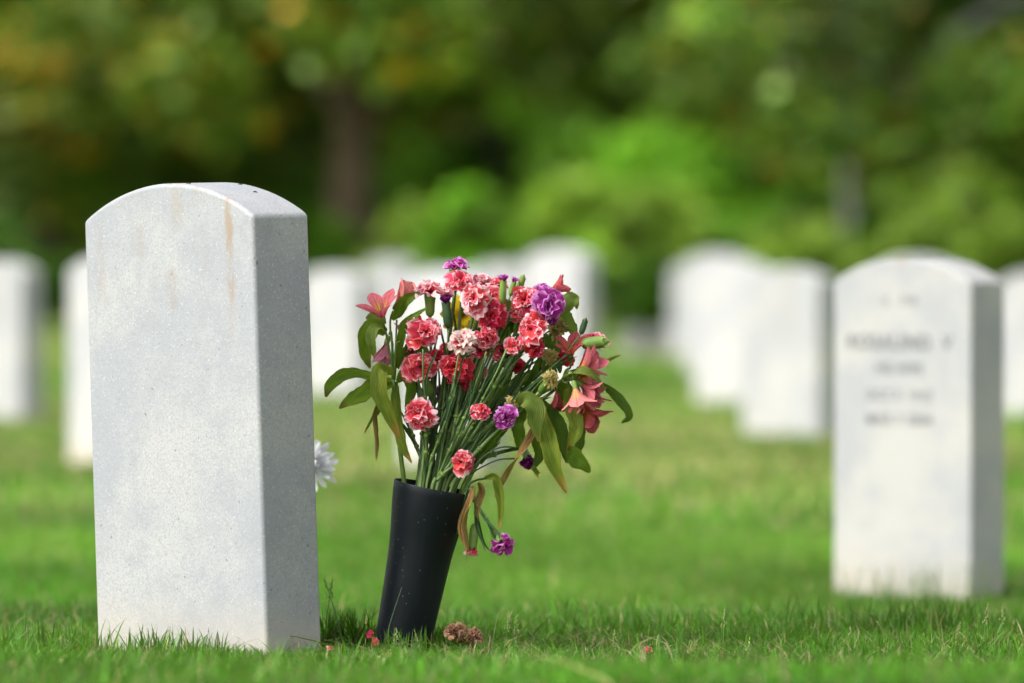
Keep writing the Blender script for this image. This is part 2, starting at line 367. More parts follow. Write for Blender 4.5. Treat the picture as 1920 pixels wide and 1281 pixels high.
def text_line(body, size, x, z, bold=.0):
    cu = bpy.data.curves.new('inscription', 'FONT'); cu.body = body; cu.size = size; cu.align_x = 'CENTER'; cu.extrude = .0008; cu.offset = bold; cu.space_character = 1.12
    tmp = bpy.data.objects.new('tmp_text', cu); COL.objects.link(tmp)
    dg = bpy.context.evaluated_depsgraph_get(); me = bpy.data.meshes.new_from_object(tmp.evaluated_get(dg)); bpy.data.objects.remove(tmp)
    me.name = 'inscription'; me.materials.clear(); me.materials.append(M_INK)
    o = bpy.data.objects.new('inscription', me); COL.objects.link(o); o.parent = txt; o['kind'] = 'stuff'
    o.matrix_basis = Matrix.Translation((x, -STONE_T / 2 - .0002, z)) @ Matrix.Rotation(math.pi / 2, 4, 'X')
for body, size, x, z, b in (('6   310', .024, -.004, .528, .0002), ('ROSALIND  V', .038, -.005, .445, .0010), ('HIS WIFE', .026, -.005, .400, .0003), ('OCT 7  1912', .026, -.005, .350, .0003), ('MAR 7 2004', .028, -.005, .304, .0003)):
    text_line(body, size, x, z, b)
me_w = stone_mesh('headstone_white', M_MARBLE); me_w2 = stone_mesh('headstone_offwhite', marble('marble_offwhite', streaks=[(.03, .05, .3, .62, .5, (.34, .31, .26)), (-.08, .04, .2, .6, .4, (.36, .35, .33))], tint=(.455, .45, .44), veins=.6, grain=.3, warm=(.47, .38, .26))); me_g = stone_mesh('headstone_greyed', M_MARBLE_GREY)
# (right edge px, depth, sunk, mesh, yaw jitter deg, label)
FAR = [
    (84, 20.7, .05, me_w2, 0, 'blurred white headstone cut by the left edge of the picture'),
    (318, 16.9, .02, me_w, 0, 'blurred white headstone peeking out left of the large grey-white one'),
    (702, 24.0, .095, me_w, 2, 'blurred white headstone seen between the large grey-white one and the bouquet'),
    (788, 31.0, .075, me_g, 0, 'far greyish headstone top rising left behind the bouquet'),
    (945, 16.4, .055, me_w, -2, 'blurred white headstone directly behind the bouquet stems'),
    (1000, 28.0, .09, me_w2, 0, 'far white headstone behind the middle of the bouquet'),
    (1120, 23.6, .01, me_w, 0, 'bright white headstone whose round top shows behind the right of the bouquet'),
    (1570, 19.2, .07, me_w2, 4, 'white headstone immediately left of the inscribed one'),
    (1450, 22.6, .055, me_w, 0, 'brightest blurred headstone, second left of the inscribed one'),
    (1408, 27.0, .035, me_w2, 0, 'blurred headstone behind the brightest one, third in its row'),
    (1362, 31.0, .10, me_g, 0, 'farthest greyish headstone at the left end of the right-hand row'),
    (1792, 22.0, .045, me_w, 0, 'headstone hidden but for its domed top behind the inscribed one'),
    (2028, 21.3, .095, me_w2, 0, 'blurred white headstone cut by the right edge of the picture')]
for (re, Y, sunk, me, jit, lab) in FAR:
    yaw = YAW + R(jit); half = (STONE_W * abs(math.cos(yaw)) + STONE_T * abs(math.sin(yaw))) / 2
    X = (re - 960) / FPX * Y - half
    headstone(me, (X, Y, -sunk), lab, yaw, lean=(R(random.uniform(-.6, .6)), R(random.uniform(-.6, .6))))
me_low = stone_mesh('marker_low', marble('marble_dull', tint=(.17, .18, .165), veins=.5), w=.14, t=.10, s=.13, rise=.02)
for px, lab in ((1192, 'low pale marker far off on the lawn, the left of two'), (1248, 'low pale marker far off beside the end of the headstone row')):
    p = at(px, 670, 31.5); o = headstone(me_low, (p.x, 31.5, 0), lab, yaw=R(-30), group='low pale markers'); o.name = 'grave_marker'; o['category'] = 'grave marker'

# ------------------------------------------------------------------ trees and shrubs
def foliage_mat(name, trans=.35, rough=.45, spec=.4):
    k = NM(name); a = k.n('ShaderNodeAttribute'); a.attribute_name = 'leaf_colour'
    return k.principled(a.outputs['Color'], rough, spec, trans=trans, tcol=k.mix(.4, a.outputs['Color'], (.20, .38, .01)))
M_FOL = foliage_mat('foliage_soft', .42); M_FOL_GLOSSY = foliage_mat('foliage_glossy', .28, .45, .3)
M_GRASS = foliage_mat('grass_blades', .35, .5, .35)
def bark_mat(name, a, b):
    k = NM(name); oc = k.coord('Object'); n = k.noise(14, 5, k.mapping(oc, (1, 1, .25)), .7)
    return k.principled(k.mix(k.smooth(n, .35, .65), a, b), .9, .1, normal=k.bump(n, .8, .03))
M_BARK = bark_mat('bark_brown', (.085, .064, .042), (.235, .175, .115)); M_BARK_GREY = bark_mat('bark_grey', (.22, .215, .20), (.42, .41, .39)); M_BARK_DARK = bark_mat('bark_dark', (.02, .017, .013), (.05, .042, .033))
def leaves_mesh(name, cent, size, colours, mat, flat=.5):
    """one small folded leaf (two quads sharing a midrib) per centre; cent (n,3), colours (n,3)"""
    n = len(cent); d = rng.normal(size=(n, 3)); d[:, 2] *= flat; d[:, 2] -= .15; d /= np.linalg.norm(d, axis=1)[:, None]
    h = rng.normal(size=(n, 3)); s = np.cross(d, h); s /= np.linalg.norm(s, axis=1)[:, None]; nn = np.cross(s, d)
    L = (size * rng.uniform(.65, 1.35, n))[:, None]; W = L * .26
    base = cent - d * L * .5; tip = cent + d * L * .5; l = cent + s * W + nn * W * .35; r = cent - s * W + nn * W * .35
    V = np.stack([base, l, tip, r], 1).reshape(-1, 3)
    me = bpy.data.meshes.new(name); me.vertices.add(4 * n); me.vertices.foreach_set('co', V.ravel())
    idx = np.arange(n)[:, None] * 4; tri = np.concatenate([idx + [0, 1, 2], idx + [0, 2, 3]], 1).reshape(-1).astype(np.int32)
    me.loops.add(6 * n); me.loops.foreach_set('vertex_index', tri); me.polygons.add(2 * n)
    me.polygons.foreach_set('loop_start', np.arange(0, 6 * n, 3, dtype=np.int32)); me.polygons.foreach_set('loop_total', np.full(2 * n, 3, dtype=np.int32))
    at_ = me.attributes.new('leaf_colour', 'FLOAT_COLOR', 'POINT'); c = np.ones((n, 4, 4), dtype=np.float32); c[:, :, :3] = colours[:, None, :]
    at_.data.foreach_set('color', c.ravel()); me.materials.append(mat); me.update(); me.validate(); return me
def palette(n, cols, weights):
    i = rng.choice(len(cols), n, p=np.array(weights) / sum(weights)); c = np.array(cols)[i]
    return c * rng.uniform(.75, 1.3, (n, 1))
def crown_points(n, clumps, spread):
    """clumps: (m,4) centre + radius; points mostly near each clump's shell"""
    wts = clumps[:, 3]**2; k = rng.choice(len(clumps), n, p=wts / wts.sum()); c = clumps[k]
    v = rng.normal(size=(n, 3)); v /= np.linalg.norm(v, axis=1)[:, None]; rad = c[:, 3:4] * np.clip(rng.normal(.85, spread, (n, 1)), .15, 1.3)
    global CLUMP; CLUMP = k
    return c[:, :3] + v * rad * np.array([1, 1, .8])
def tree(name, label, X, Y, trunk_r, fork, limbs, clumps, nleaf, leaf, cols, wts, bark, mat, group, lean=(0, 0), cat='tree'):
    z0 = float(ground_z(X, Y)); root = empty(name, (X, Y, z0 - .05), label, cat, group); b = Vector((X, Y, z0 - .05))
    pts = [b, b + Vector((lean[0] * .3, lean[1] * .3, fork * .35)), b + Vector((lean[0] * .7, lean[1] * .7, fork * .7)), b + Vector((lean[0], lean[1], fork))]
    V, F, UV = tube(catmull(pts, 14), lambda t: trunk_r * (1 + .55 * max(0, .18 - t) / .18) * (1 - .3 * t), 12)
    tr = world_mesh('trunk', V, F, bark, root, UV)
    top = pts[-1]
    for (dx, dy, dz, r) in limbs:
        e = top + Vector((dx, dy, dz)); m = top + Vector((dx * .45, dy * .45, dz * .62))
        V, F, UV = tube(catmull([top - Vector((0, 0, trunk_r)), m, e], 9), lambda t: r * (1 - .75 * t), 8); world_mesh('limb', V, F, bark, tr, UV)
    cl = np.array([(X + a, Y + b_, c, r) for a, b_, c, r in clumps]); P = crown_points(nleaf, cl, .22)
    keep = P[:, 2] > z0 + .02; kc = CLUMP[keep]; P = P[keep]; pc = palette(len(P), cols, wts)
    age = np.exp(rng.normal(-.02, .55, len(cl))); rusty = rng.random(len(cl)) < (.13 if len(cols) > 3 else 0)       # each bough its own tone, some turning rust
    pc = pc * age[kc][:, None]; m = rusty[kc] & (rng.random(len(P)) < .45); pc[m] = np.array((.55, .30, .022)) * rng.uniform(.6, 1.2, (m.sum(), 1))
    me = leaves_mesh('crown', P - np.array(b), leaf, pc, mat)
    o = bpy.data.objects.new('crown', me); COL.objects.link(o); o.parent = root
    return root
MAG = [(.062, .125, .010), (.110, .205, .014), (.190, .230, .018), (.32, .22, .015), (.19, .32, .06), (.66, .35, .02)]
MAGW = [26, 28, 20, 6, 14, 3.0]
def ring_clumps(n, rx, ry, z0, z1, r0, r1, hollow=.45):
    out = []
    for i in range(n):
        a = random.uniform(0, 2 * math.pi); q = math.sqrt(random.uniform(hollow**2, 1)); z = random.uniform(z0, z1)
        f = math.sqrt(max(.1, 1 - ((z - z0) / (z1 - z0) * .95)**2)); out.append((math.cos(a) * rx * q * f, math.sin(a) * ry * q * f, z, random.uniform(r0, r1)))
    return out
MLIMBS = [(-2.2, .5, 1.6, .11), (2.3, -.4, 1.4, .11), (.6, 2.0, 2.2, .1), (-.5, -1.8, 1.8, .1), (.2, .2, 3.6, .14), (1.2, .9, 2.6, .09), (-1.3, -.8, 2.8, .09)]
# low hanging boughs, seen across the top of the frame
cl1 = ring_clumps(46, 3.6, 2.4, 2.15, 5.6, .40, .75) + [(-2.9, -1.2, 1.45, .6), (-2.3, -.8, 1.75, .6), (-1.8, -1.3, 2.05, .55), (-3.3, -.5, 1.5, .65), (-2.6, -1.5, 1.1, .38), (-1.2, -1.6, 1.85, .45), (-.9, -1.2, 1.55, .3), (.7, -1.5, 2.15, .5), (1.5, -1.6, 2.2, .5), (.9, -1.3, 1.7, .28), (2.3, -1.4, 2.1, .55), (3.0, -1.0, 2.2, .6), (0, -1.9, 2.35, .5), (1.9, -1.7, 1.85, .3)]
tree('magnolia_tree', 'dark magnolia tree with a thick brown trunk and drooping rust-flecked boughs', at(645, 500, 45).x, 45, .215, 1.75, MLIMBS, cl1, 24000, .20, MAG, MAGW, M_BARK, M_FOL_GLOSSY, 'magnolia trees', lean=(.1, 0))
cl2 = ring_clumps(42, 3.0, 2.4, 1.9, 5.6, .42, .75) + [(-1.0, -1.5, 1.35, .6), (0, -1.7, 1.5, .55), (.9, -1.5, 1.3, .5), (1.8, -1.3, 1.55, .6), (-2, -1.2, 1.4, .7), (.4, -1.6, 1.0, .35), (1.3, -1.5, 1.05, .35), (2.5, -1, 1.7, .6)]
tree('magnolia_tree', 'shadowy magnolia tree with a black trunk at the left edge', at(85, 500, 47).x, 47, .17, 1.5, MLIMBS, cl2, 19000, .20, MAG, MAGW, M_BARK_DARK, M_FOL_GLOSSY, 'magnolia trees', lean=(.15, 0))
cl3 = ring_clumps(42, 2.8, 2.2, 1.75, 5.4, .42, .75) + [(-.5, -1.5, 1.55, .5), (.2, -1.6, 1.35, .42), (.9, -1.4, 1.7, .55), (-1.2, -1.3, 1.9, .5), (1.6, -1.2, 1.6, .6), (.1, -1.7, 1.05, .25), (2.1, -1.0, 1.3, .5), (.55, -1.5, 1.5, .5), (2.6, -.8, 1.7, .6)]
MAGR = [(.05, .105, .012), (.095, .19, .016), (.16, .22, .018), (.23, .15, .02), (.22, .32, .09), (.5, .28, .03)]
tree('magnolia_tree', 'olive green tree with a slim pale grey trunk behind the inscribed headstone', at(1605, 500, 43).x, 43, .085, 1.5, [tuple(v * s for v, s in zip(l, (1, 1, 1, .7))) for l in MLIMBS], cl3, 18000, .19, MAGR, [34, 26, 17, 7, 14, 1.5], M_BARK_GREY, M_FOL_GLOSSY, 'magnolia trees', lean=(-.05, 0))
# shrubs of the bright belt behind the lawn
def shrub(label, px, Y, rx, h, n, cols, leaf=.13):
    X = at(px, 500, Y).x; z0 = float(ground_z(X, Y)); root = empty('shrub', (X, Y, z0 - .03), label, 'shrub', 'shrubs behind the lawn')
    for i in range(5):
        a = i * 1.26; b = Vector((X, Y, z0 - .03)); e = b + Vector((math.cos(a) * rx * .6, math.sin(a) * rx * .5, h * .75))
        V, F, UV = tube(catmull([b, b.lerp(e, .5) + Vector((0, 0, h * .1)), e], 6), lambda t: .025 * (1 - .7 * t), 6); world_mesh('branch', V, F, M_BARK, root, UV)
    cl = []
    for i in range(26):
        a = random.uniform(0, 6.28); q = math.sqrt(random.random()); zz = random.uniform(.12, .85); f = math.sqrt(1 - (zz * .9)**2)
        cl.append((X + math.cos(a) * rx * q * f, Y + math.sin(a) * rx * .7 * q * f, z0 + zz * h, random.uniform(.16, .3) * min(rx, h)))
    P0 = crown_points(n, np.array(cl), .25); kk = P0[:, 2] > z0; P = P0[kk]; age = np.exp(rng.normal(.1, .22, len(cl)))
    me = leaves_mesh('foliage', P - np.array((X, Y, z0 - .03)), leaf, palette(len(P), cols, [3, 3, 2]) * age[CLUMP[kk]][:, None], M_FOL)
    o = bpy.data.objects.new('foliage', me); COL.objects.link(o); o.parent = root
LIME = [(.20, .34, .025), (.26, .41, .04), (.33, .46, .09)]; MIDG = [(.09, .23, .012), (.13, .30, .016), (.18, .34, .03)]; DEEP = [(.035, .11, .010), (.055, .15, .012), (.09, .21, .018)]
for a in [('bright lime shrub behind the upper right of the bouquet', 1150, 40.6, .72, 1.12, 6500, LIME), ('lime shrub just right of the thick brown trunk', 800, 42.5, .50, .95, 5000, LIME),
          ('deep green shrub at the far end of the lawn, left of the right-hand row', 1195, 39.6, .30, .50, 3500, DEEP), ('mid green shrub behind the brightest headstone', 1370, 41.0, .62, .98, 5500, MIDG),
          ('yellowish lime shrub at the right edge under the olive boughs', 1800, 41.0, .62, 1.22, 5500, LIME), ('mid green shrub left of the thick brown trunk', 520, 44, .6, .85, 4500, MIDG),
          ('deep green shrub beside the black trunk at the left', 230, 49, .9, .95, 5000, DEEP), ('lime shrub left of the slim pale trunk', 1500, 40.4, .48, .80, 4500, LIME),
          ('dark shrub behind the far left headstone', 20, 43, .7, .8, 4500, DEEP), ('mid green shrub directly behind the top of the bouquet', 965, 41.5, .66, 1.05, 5500, MIDG),
          ('mid green shrub right of the slim pale trunk', 1690, 41.6, .42, .9, 4000, MIDG), ('deep green shrub at the right edge behind the lime one', 1900, 43.5, .6, 1.0, 4500, DEEP)]:
    shrub(*a)
# deciduous trees farther back: sunlit spring green with dark gaps
def back_tree(label, px, Y, cols, rx, zlo, ztop, n):
    X = at(px, 400, Y).x; z0 = float(ground_z(X, Y)); cl = ring_clumps(46, rx, rx * .8, zlo, min(ztop, 5.6), .45, .9, .3)
    tree('broadleaf_tree', label, X, Y, .16, 2.4, [(-1.4, 0, 1.8, .09), (1.5, .3, 1.7, .09), (.2, -1.2, 2.2, .08), (0, .3, 3.4, .1)], [(a, b, c + z0, r) for a, b, c, r in cl], n, .24, cols, [3, 3, 2], M_BARK_DARK, M_FOL, 'broadleaf trees at the back')
for a in [('fresh green tree at the back, above the lime shrub', 1330, 66, MIDG, 3.0, .5, 8, 17000), ('fresh green tree at the back, right of the thick trunk', 930, 70, MIDG, 2.8, .6, 8, 15000),
          ('dark green tree at the back, centre', 1120, 80, DEEP, 3.4, .4, 9, 15000), ('dark green tree at the back behind the olive boughs', 1650, 74, DEEP, 3.4, .4, 9, 15000),
          ('lime tree at the back near the right edge', 1880, 64, LIME, 2.6, .4, 7, 13000), ('dark green tree at the back behind the thick trunk', 560, 76, DEEP, 3.4, .4, 9, 15000),
          ('mid green tree at the back, left of the large headstone', 260, 68, MIDG, 3.0, .5, 8, 13000), ('dark green tree at the back in the left corner', -40, 72, DEEP, 3.2, .4, 8, 13000)]:
    back_tree(*a)
def far_wood():
    n = 34000; x = rng.uniform(-26, 26, n); y = 98 + rng.uniform(-4, 6, n); z = rng.uniform(0, 13, n)**1.0
    P = np.stack([x + .6 * fbm(y, z, .9, 2), y + 2.0 * fbm(x, z, .5, 9), z + 1.0], 1)
    o = place('far_wood', leaves_mesh('far_wood', P, .75, palette(n, DEEP + MIDG[:1], [4, 3, 2, 2]), M_FOL)); tag(o, 'dense dark green wood closing the view', 'wood', kind='stuff')
far_wood()

# ------------------------------------------------------------------ grass
def blades(name, x, y, h, wd, cols, lean, label, z=None, seg=3, tipw=.0):
    n = len(x); z = ground_z(x, y) - .004 if z is None else z
    a = rng.uniform(0, 2 * np.pi, n); ld = np.stack([np.cos(a), np.sin(a)], 1) * (lean * np.abs(rng.normal(.6, .5, n)))[:, None]
    b = rng.uniform(0, np.pi, n); s = np.stack([np.cos(b), np.sin(b) * .6, np.zeros(n)], 1) * (wd / 2)[:, None]
    base = np.stack([x, y, z], 1); lv = [0, .45, .8, 1.0] if seg == 3 else [0, .6, 1.0]
    wf = [.8, 1.0, .65] if seg == 3 else [.9, .8]
    rows = []
    for i, t in enumerate(lv):
        c = base.copy(); c[:, :2] += ld * (t**2)[..., None] * h[:, None] if False else ld * (t**2) * h[:, None]; c[:, 2] += h * (t - .18 * t * t * np.clip(np.linalg.norm(ld, axis=1), 0, 1.5))
        if i < len(lv) - 1: rows += [c - s * wf[i], c + s * wf[i]]
        else: rows.append(c)
    m = len(rows); V = np.stack(rows, 1).reshape(-1, 3); k = np.arange(n)[:, None] * m
    if seg == 3: loops = [0, 1, 3, 2, 2, 3, 5, 4, 4, 5, 6]; tot = [4, 4, 3]
    else: loops = [0, 1, 3, 2, 2, 3, 4]; tot = [4, 3]
    me = bpy.data.meshes.new(name); me.vertices.add(n * m); me.vertices.foreach_set('co', V.ravel())
    L = (k + np.array(loops)[None]).reshape(-1).astype(np.int32); me.loops.add(len(L)); me.loops.foreach_set('vertex_index', L)
    T = np.tile(tot, n).astype(np.int32); me.polygons.add(len(T)); me.polygons.foreach_set('loop_total', T); me.polygons.foreach_set('loop_start', np.concatenate([[0], np.cumsum(T)[:-1]]).astype(np.int32))
    at_ = me.attributes.new('leaf_colour', 'FLOAT_COLOR', 'POINT'); c4 = np.ones((n, m, 4), dtype=np.float32); c4[:, :, :3] = cols[:, None, :]; at_.data.foreach_set('color', c4.ravel())
    me.polygons.foreach_set('use_smooth', np.ones(len(T), dtype=bool))
    me.materials.append(M_GRASS); me.update(); me.validate()
    o = place(name, me); tag(o, label, 'grass', kind='stuff'); return o
G1, G2, G3, DRY, STRAW = np.array((.042, .165, .008)), np.array((.092, .275, .012)), np.array((.165, .35, .035)), np.array((.38, .34, .14)), np.array((.52, .46, .25))
def grass_cols(x, y, dry_far=True):
    n = len(x); a = np.clip(.5 + .75 * fbm(x, y, 3.0, 1) + rng.normal(0, .28, n), 0, 1)[:, None]
    c = G1 * (1 - a) + G2 * a
    b = (np.clip(fbm(x, y, 1.1, 7) + rng.normal(0, .35, n), 0, 1) * .6)[:, None]; c = c * (1 - b) + G3 * b
    d = .05 + .07 * np.clip(fbm(x, y, 2.1, 11), 0, 1) + .42 * sstep(12.5, 17, y) * np.clip(.75 + .7 * fbm(x, y, .8, 13), 0, 1.3)
    m = rng.random(n) < d; c[m] = DRY * rng.uniform(.7, 1.2, (m.sum(), 1)); m = rng.random(n) < .018; c[m] = STRAW
    return c * np.exp(rng.normal(0, .36, (n, 1)) + .26 * fbm(x, y, 1.7, 15)[:, None]) * (.84 + .16 * sstep(8.5, 14, y))[:, None]
def scatter(n, y0, y1, half):
    y = rng.uniform(y0, y1, n); x = rng.uniform(-1, 1, n) * half(y); return x, y
# near crest, focus strip, middle and far lawn
for nm, n, y0, y1, pad, h0, h1, wd, seg, lab in (
    ('grass_near', 26000, 4.9, 6.6, .45, .026, .046, .0028, 3, 'soft blurred lawn grass along the bottom edge'),
    ('grass_focus', 118000, 6.6, 8.6, .45, .020, .042, .0021, 3, 'sharp mown lawn grass around the vase and large headstone'),
    ('grass_middle', 120000, 8.6, 13, .5, .022, .044, .0030, 2, 'blurred green lawn around the inscribed headstone'),
    ('grass_far', 110000, 13, 40, .6, .022, .045, .0100, 2, 'blurred yellowish lawn running back to the shrubs')):
    x, y = scatter(n, y0, y1, lambda y: .092 * y + pad)
    h = rng.uniform(h0, h1, n) * (1 + .3 * fbm(x, y, 5, 4)) * np.where(rng.random(n) < .05, 1.5, 1); wds = wd * rng.uniform(.6, 1.3, n)
    blades(nm, x, y, np.clip(h, .012, .08), wds, grass_cols(x, y), .95, lab, seg=seg)
# dead clippings lying among the blades
x, y = scatter(9000, 6.4, 9.0, lambda y: .092 * y + .4); blades('grass_clippings', x, y, rng.uniform(.012, .03, 9000), rng.uniform(.001, .002, 9000), np.array([STRAW, DRY, (.24, .17, .08)])[rng.integers(0, 3, 9000)] * rng.uniform(.4, .85, (9000, 1)), 2.6, 'straw coloured dead clippings among the lawn grass', z=ground_z(x, y) + rng.uniform(.002, .018, 9000))
def tuft(px, Y, spread, n, h0, h1, label, dark=.8):
    c = at(px, 1200, Y); x = c.x + rng.normal(0, spread, n); y = Y + rng.normal(0, spread * .5, n)
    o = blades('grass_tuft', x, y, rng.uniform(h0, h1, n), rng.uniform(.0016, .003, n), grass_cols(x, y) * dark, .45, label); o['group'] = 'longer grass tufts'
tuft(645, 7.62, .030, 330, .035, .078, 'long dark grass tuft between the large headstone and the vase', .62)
tuft(820, 7.58, .02, 110, .03, .055, 'short grass tuft at the right foot of the black vase')
tuft(755, 7.42, .022, 90, .03, .055, 'grass tuft in front of the foot of the black vase')
tuft(300, 7.46, .05, 150, .03, .06, 'wispy grass tuft against the foot of the large headstone')
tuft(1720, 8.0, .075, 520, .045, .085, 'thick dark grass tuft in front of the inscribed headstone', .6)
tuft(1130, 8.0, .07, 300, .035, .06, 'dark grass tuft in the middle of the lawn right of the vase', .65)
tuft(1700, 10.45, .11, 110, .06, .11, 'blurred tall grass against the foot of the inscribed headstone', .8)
tuft(60, 7.5, .06, 220, .035, .07, 'grass tuft by the left edge of the picture', .75)
# single stalks and seed heads
def stalk(px, Y, h, lean, label, seed_head=True, col=M_STEM_ALS, r=.0009):
    b = at(px, 1200, Y); b.z = float(ground_z(b.x, Y)) - .003; root = empty('grass_stalk', b, label, 'grass stalk', 'single grass stalks')
    top = b + Vector((lean * h, random.uniform(-.1, .1) * h, h)); pts = catmull([b, b.lerp(top, .5) - Vector((lean * h * .12, 0, 0)), top], 8)
    V, F, UV = tube(pts, lambda t: r * (1 - .6 * t), 5); world_mesh('stem', V, F, col, root, UV)
    V, F, UV = ribbon(catmull([b, b + Vector((-lean * .3 - .01, 0, h * .3)), b + Vector((-lean * .5 - .022, 0, h * .42))], 6), lambda t: .0016 * (1 - t * .95), Vector((0, -1, 0)), fold=.3, cols=2); world_mesh('blade', V, F, M_LEAF, root, UV)
    if seed_head:
        d = (pts[-1] - pts[-3]).normalized(); VV, FF = [], []
        for i in range(16):
            t = i / 15; c = top + d * (-.022 + .026 * t) + Vector((random.uniform(-1, 1), random.uniform(-1, 1), random.uniform(-.5, .5))) * .0042 * (1.15 - t)
            L = .0022; s = .0009; o = len(VV)
            VV += [c - d * L, c + Vector((s, 0, 0)), c + Vector((0, s, 0)), c - Vector((s, 0, 0)), c - Vector((0, s, 0)), c + d * L]
            FF += [(o, o + 2, o + 1), (o, o + 3, o + 2), (o, o + 4, o + 3), (o, o + 1, o + 4), (o + 5, o + 1, o + 2), (o + 5, o + 2, o + 3), (o + 5, o + 3, o + 4), (o + 5, o + 4, o + 1)]
        world_mesh('seed_head', VV, FF, M_SEED, root)
M_SEED = simple('seed_pale', (.26, .30, .11), .7, .2, .3)
for a in [(646, 7.56, .105, -.24, 'tall dark seed stalk rising between the large headstone and the vase', True, M_CALYX_DARK), (716, 7.44, .10, .26, 'single dark blade crossing the lower left of the black vase', False, M_CALYX_DARK),
          (742, 7.34, .045, .02, 'short thick pale stalk in front of the vase foot', True, M_STEM_ALS), (920, 7.5, .065, .15, 'thin leaning stalk right of the dried bloom', False, M_STEM),
          (942, 7.5, .062, .18, 'drooping seed head right of the dried bloom', True, M_STEM_ALS), (965, 7.55, .055, .05, 'upright seed stalk near the dried bloom, second to its right', True, M_STEM),
          (1152, 7.5, .04, 0, 'yellowish weed head in the middle of the lawn', True, M_STEM_ALS), (1356, 7.5, .068, .02, 'pale upright seed stalk right of the lawn centre', True, M_STEM_ALS),
          (1588, 7.5, .045, .1, 'bushy low seed head below the inscribed headstone on its left', True, M_STEM_ALS), (1690, 7.45, .06, -.55, 'thick leaning blade below the inscribed headstone', False, M_STEM_ALS),
          (1788, 7.5, .05, .15, 'curling seed head near the right bottom corner', True, M_STEM_ALS), (1842, 7.5, .075, .1, 'tall seed stalk near the right edge', True, M_STEM),
          (1873, 7.5, .075, .08, 'pale seed stalk closest to the right edge', True, M_STEM_ALS), (48, 7.45, .07, -.02, 'thick dark blade near the left edge', False, M_STEM), (150, 7.48, .055, .4, 'leaning blade touching the left foot of the large headstone', False, M_STEM_ALS),
          (606, 7.72, .10, .12, 'dark seed tip peeking out from behind the large headstone', True, M_CALYX_DARK)]:
    stalk(*a[:5], seed_head=a[5], col=a[6], r=.0013 if a[6] is M_STEM_ALS and not a[5] else .0010)

# ------------------------------------------------------------------ vase
VY = 7.55
V_TOP = at(812, 913, VY); V_BOT = at(753, 1215, VY)
AX = (V_TOP - V_BOT).normalized(); V_LEN = (V_TOP - V_BOT).length
AX = Vector((AX.x, -.035, AX.z)).normalized(); V_BOT = V_TOP - AX * V_LEN
VQ = AX.to_track_quat('Z', 'Y').to_matrix().to_4x4()
def make_vase():
    prof = [(0, .0), (.033, .0), (.0365, .002)]
    for i in range(1, 25):
        t = i / 24; r = .0368 + .0095 * t + .0065 * sstep(.5, 1.0, np.float64(t))**1.2; prof.append((float(r), .002 + t * (V_LEN - .002)))
    prof += [(prof[-1][0] - .0004, V_LEN + .0009), (prof[-1][0] - .0016, V_LEN + .0007)]
    for i in range(12, -1, -1):
        t = i / 12; r = .0352 + .0095 * t + .0065 * float(sstep(.5, 1.0, np.float64(t)))**1.2; prof.append((r, .006 + t * (V_LEN - .010)))
    prof.append((0, .006)); n = 48; V, F = [], []
    for r, z in prof:
        for k in range(n): a = 2 * math.pi * k / n; V.append(Vector((r * math.cos(a), r * math.sin(a), z)))
    for i in range(len(prof) - 1):
        for k in range(n): k2 = (k + 1) % n; F.append((i * n + k, i * n + k2, (i + 1) * n + k2, (i + 1) * n + k))
    o = bpy.data.objects.new('flower_vase', mesh_data('flower_vase', V, F, M_VASE)); COL.objects.link(o)
    o.matrix_basis = Matrix.Translation(V_BOT) @ VQ; bm = bmesh.new(); bm.from_mesh(o.data); bmesh.ops.remove_doubles(bm, verts=bm.verts, dist=1e-5); bmesh.ops.recalc_face_normals(bm, faces=bm.faces); bm.to_mesh(o.data); bm.free()
    o.data.set_sharp_from_angle(angle=R(50)); tag(o, 'leaning matt black plastic cone vase stuck in the grass', 'vase')
make_vase()

# ------------------------------------------------------------------ flowers
def carn_petal(name, mat, seed, claw=.25, fan=1.18, ruff=.16, bend=.35, ser=.035, cols=10, rows=7):
    rr = random.Random(seed); V, F, UV = [], [], []; p1, p2 = rr.random() * 6, rr.random() * 6; f1 = rr.uniform(2.0, 3.2)
    for j in range(rows + 1):
        v = j / rows; s = min(1, max(0, (v - .12) / .68)); s = s * s * (3 - 2 * s); hw = .5 * (claw + (fan - claw) * s)
        if v > .85: hw *= 1 - .9 * (v - .85)
        for i in range(cols + 1):
            u = i / cols * 2 - 1; z = v * (1 - .20 * u * u * v) + (ser * (1 if i % 2 else -1) * rr.uniform(.4, 1.2) if j == rows else 0)
            y = -bend * v * v + ruff * v * v * (math.sin(f1 * math.pi * u * .8 + p1) + .55 * math.sin(5.5 * u + p2 + 3 * v)) + .16 * v * u * u
            V.append(Vector((u * hw, y, z))); UV.append(((u + 1) / 2, v))
    c = cols + 1
    for j in range(rows):
        for i in range(cols): F.append((j * c + i, j * c + i + 1, (j + 1) * c + i + 1, (j + 1) * c + i))
    return mesh_data(name, V, F, mat, UV)
PETALS = {}
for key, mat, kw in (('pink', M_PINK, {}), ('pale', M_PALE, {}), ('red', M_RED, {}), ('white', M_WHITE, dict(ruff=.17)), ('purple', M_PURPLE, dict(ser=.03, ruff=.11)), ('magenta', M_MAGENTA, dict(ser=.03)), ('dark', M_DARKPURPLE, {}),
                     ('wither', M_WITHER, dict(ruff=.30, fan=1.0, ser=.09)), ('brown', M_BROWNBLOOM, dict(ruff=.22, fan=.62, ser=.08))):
    PETALS[key] = [carn_petal('petal_' + key, mat, 10 * i + len(key), bend=.20 + .09 * (i % 4), **kw) for i in range(6)]
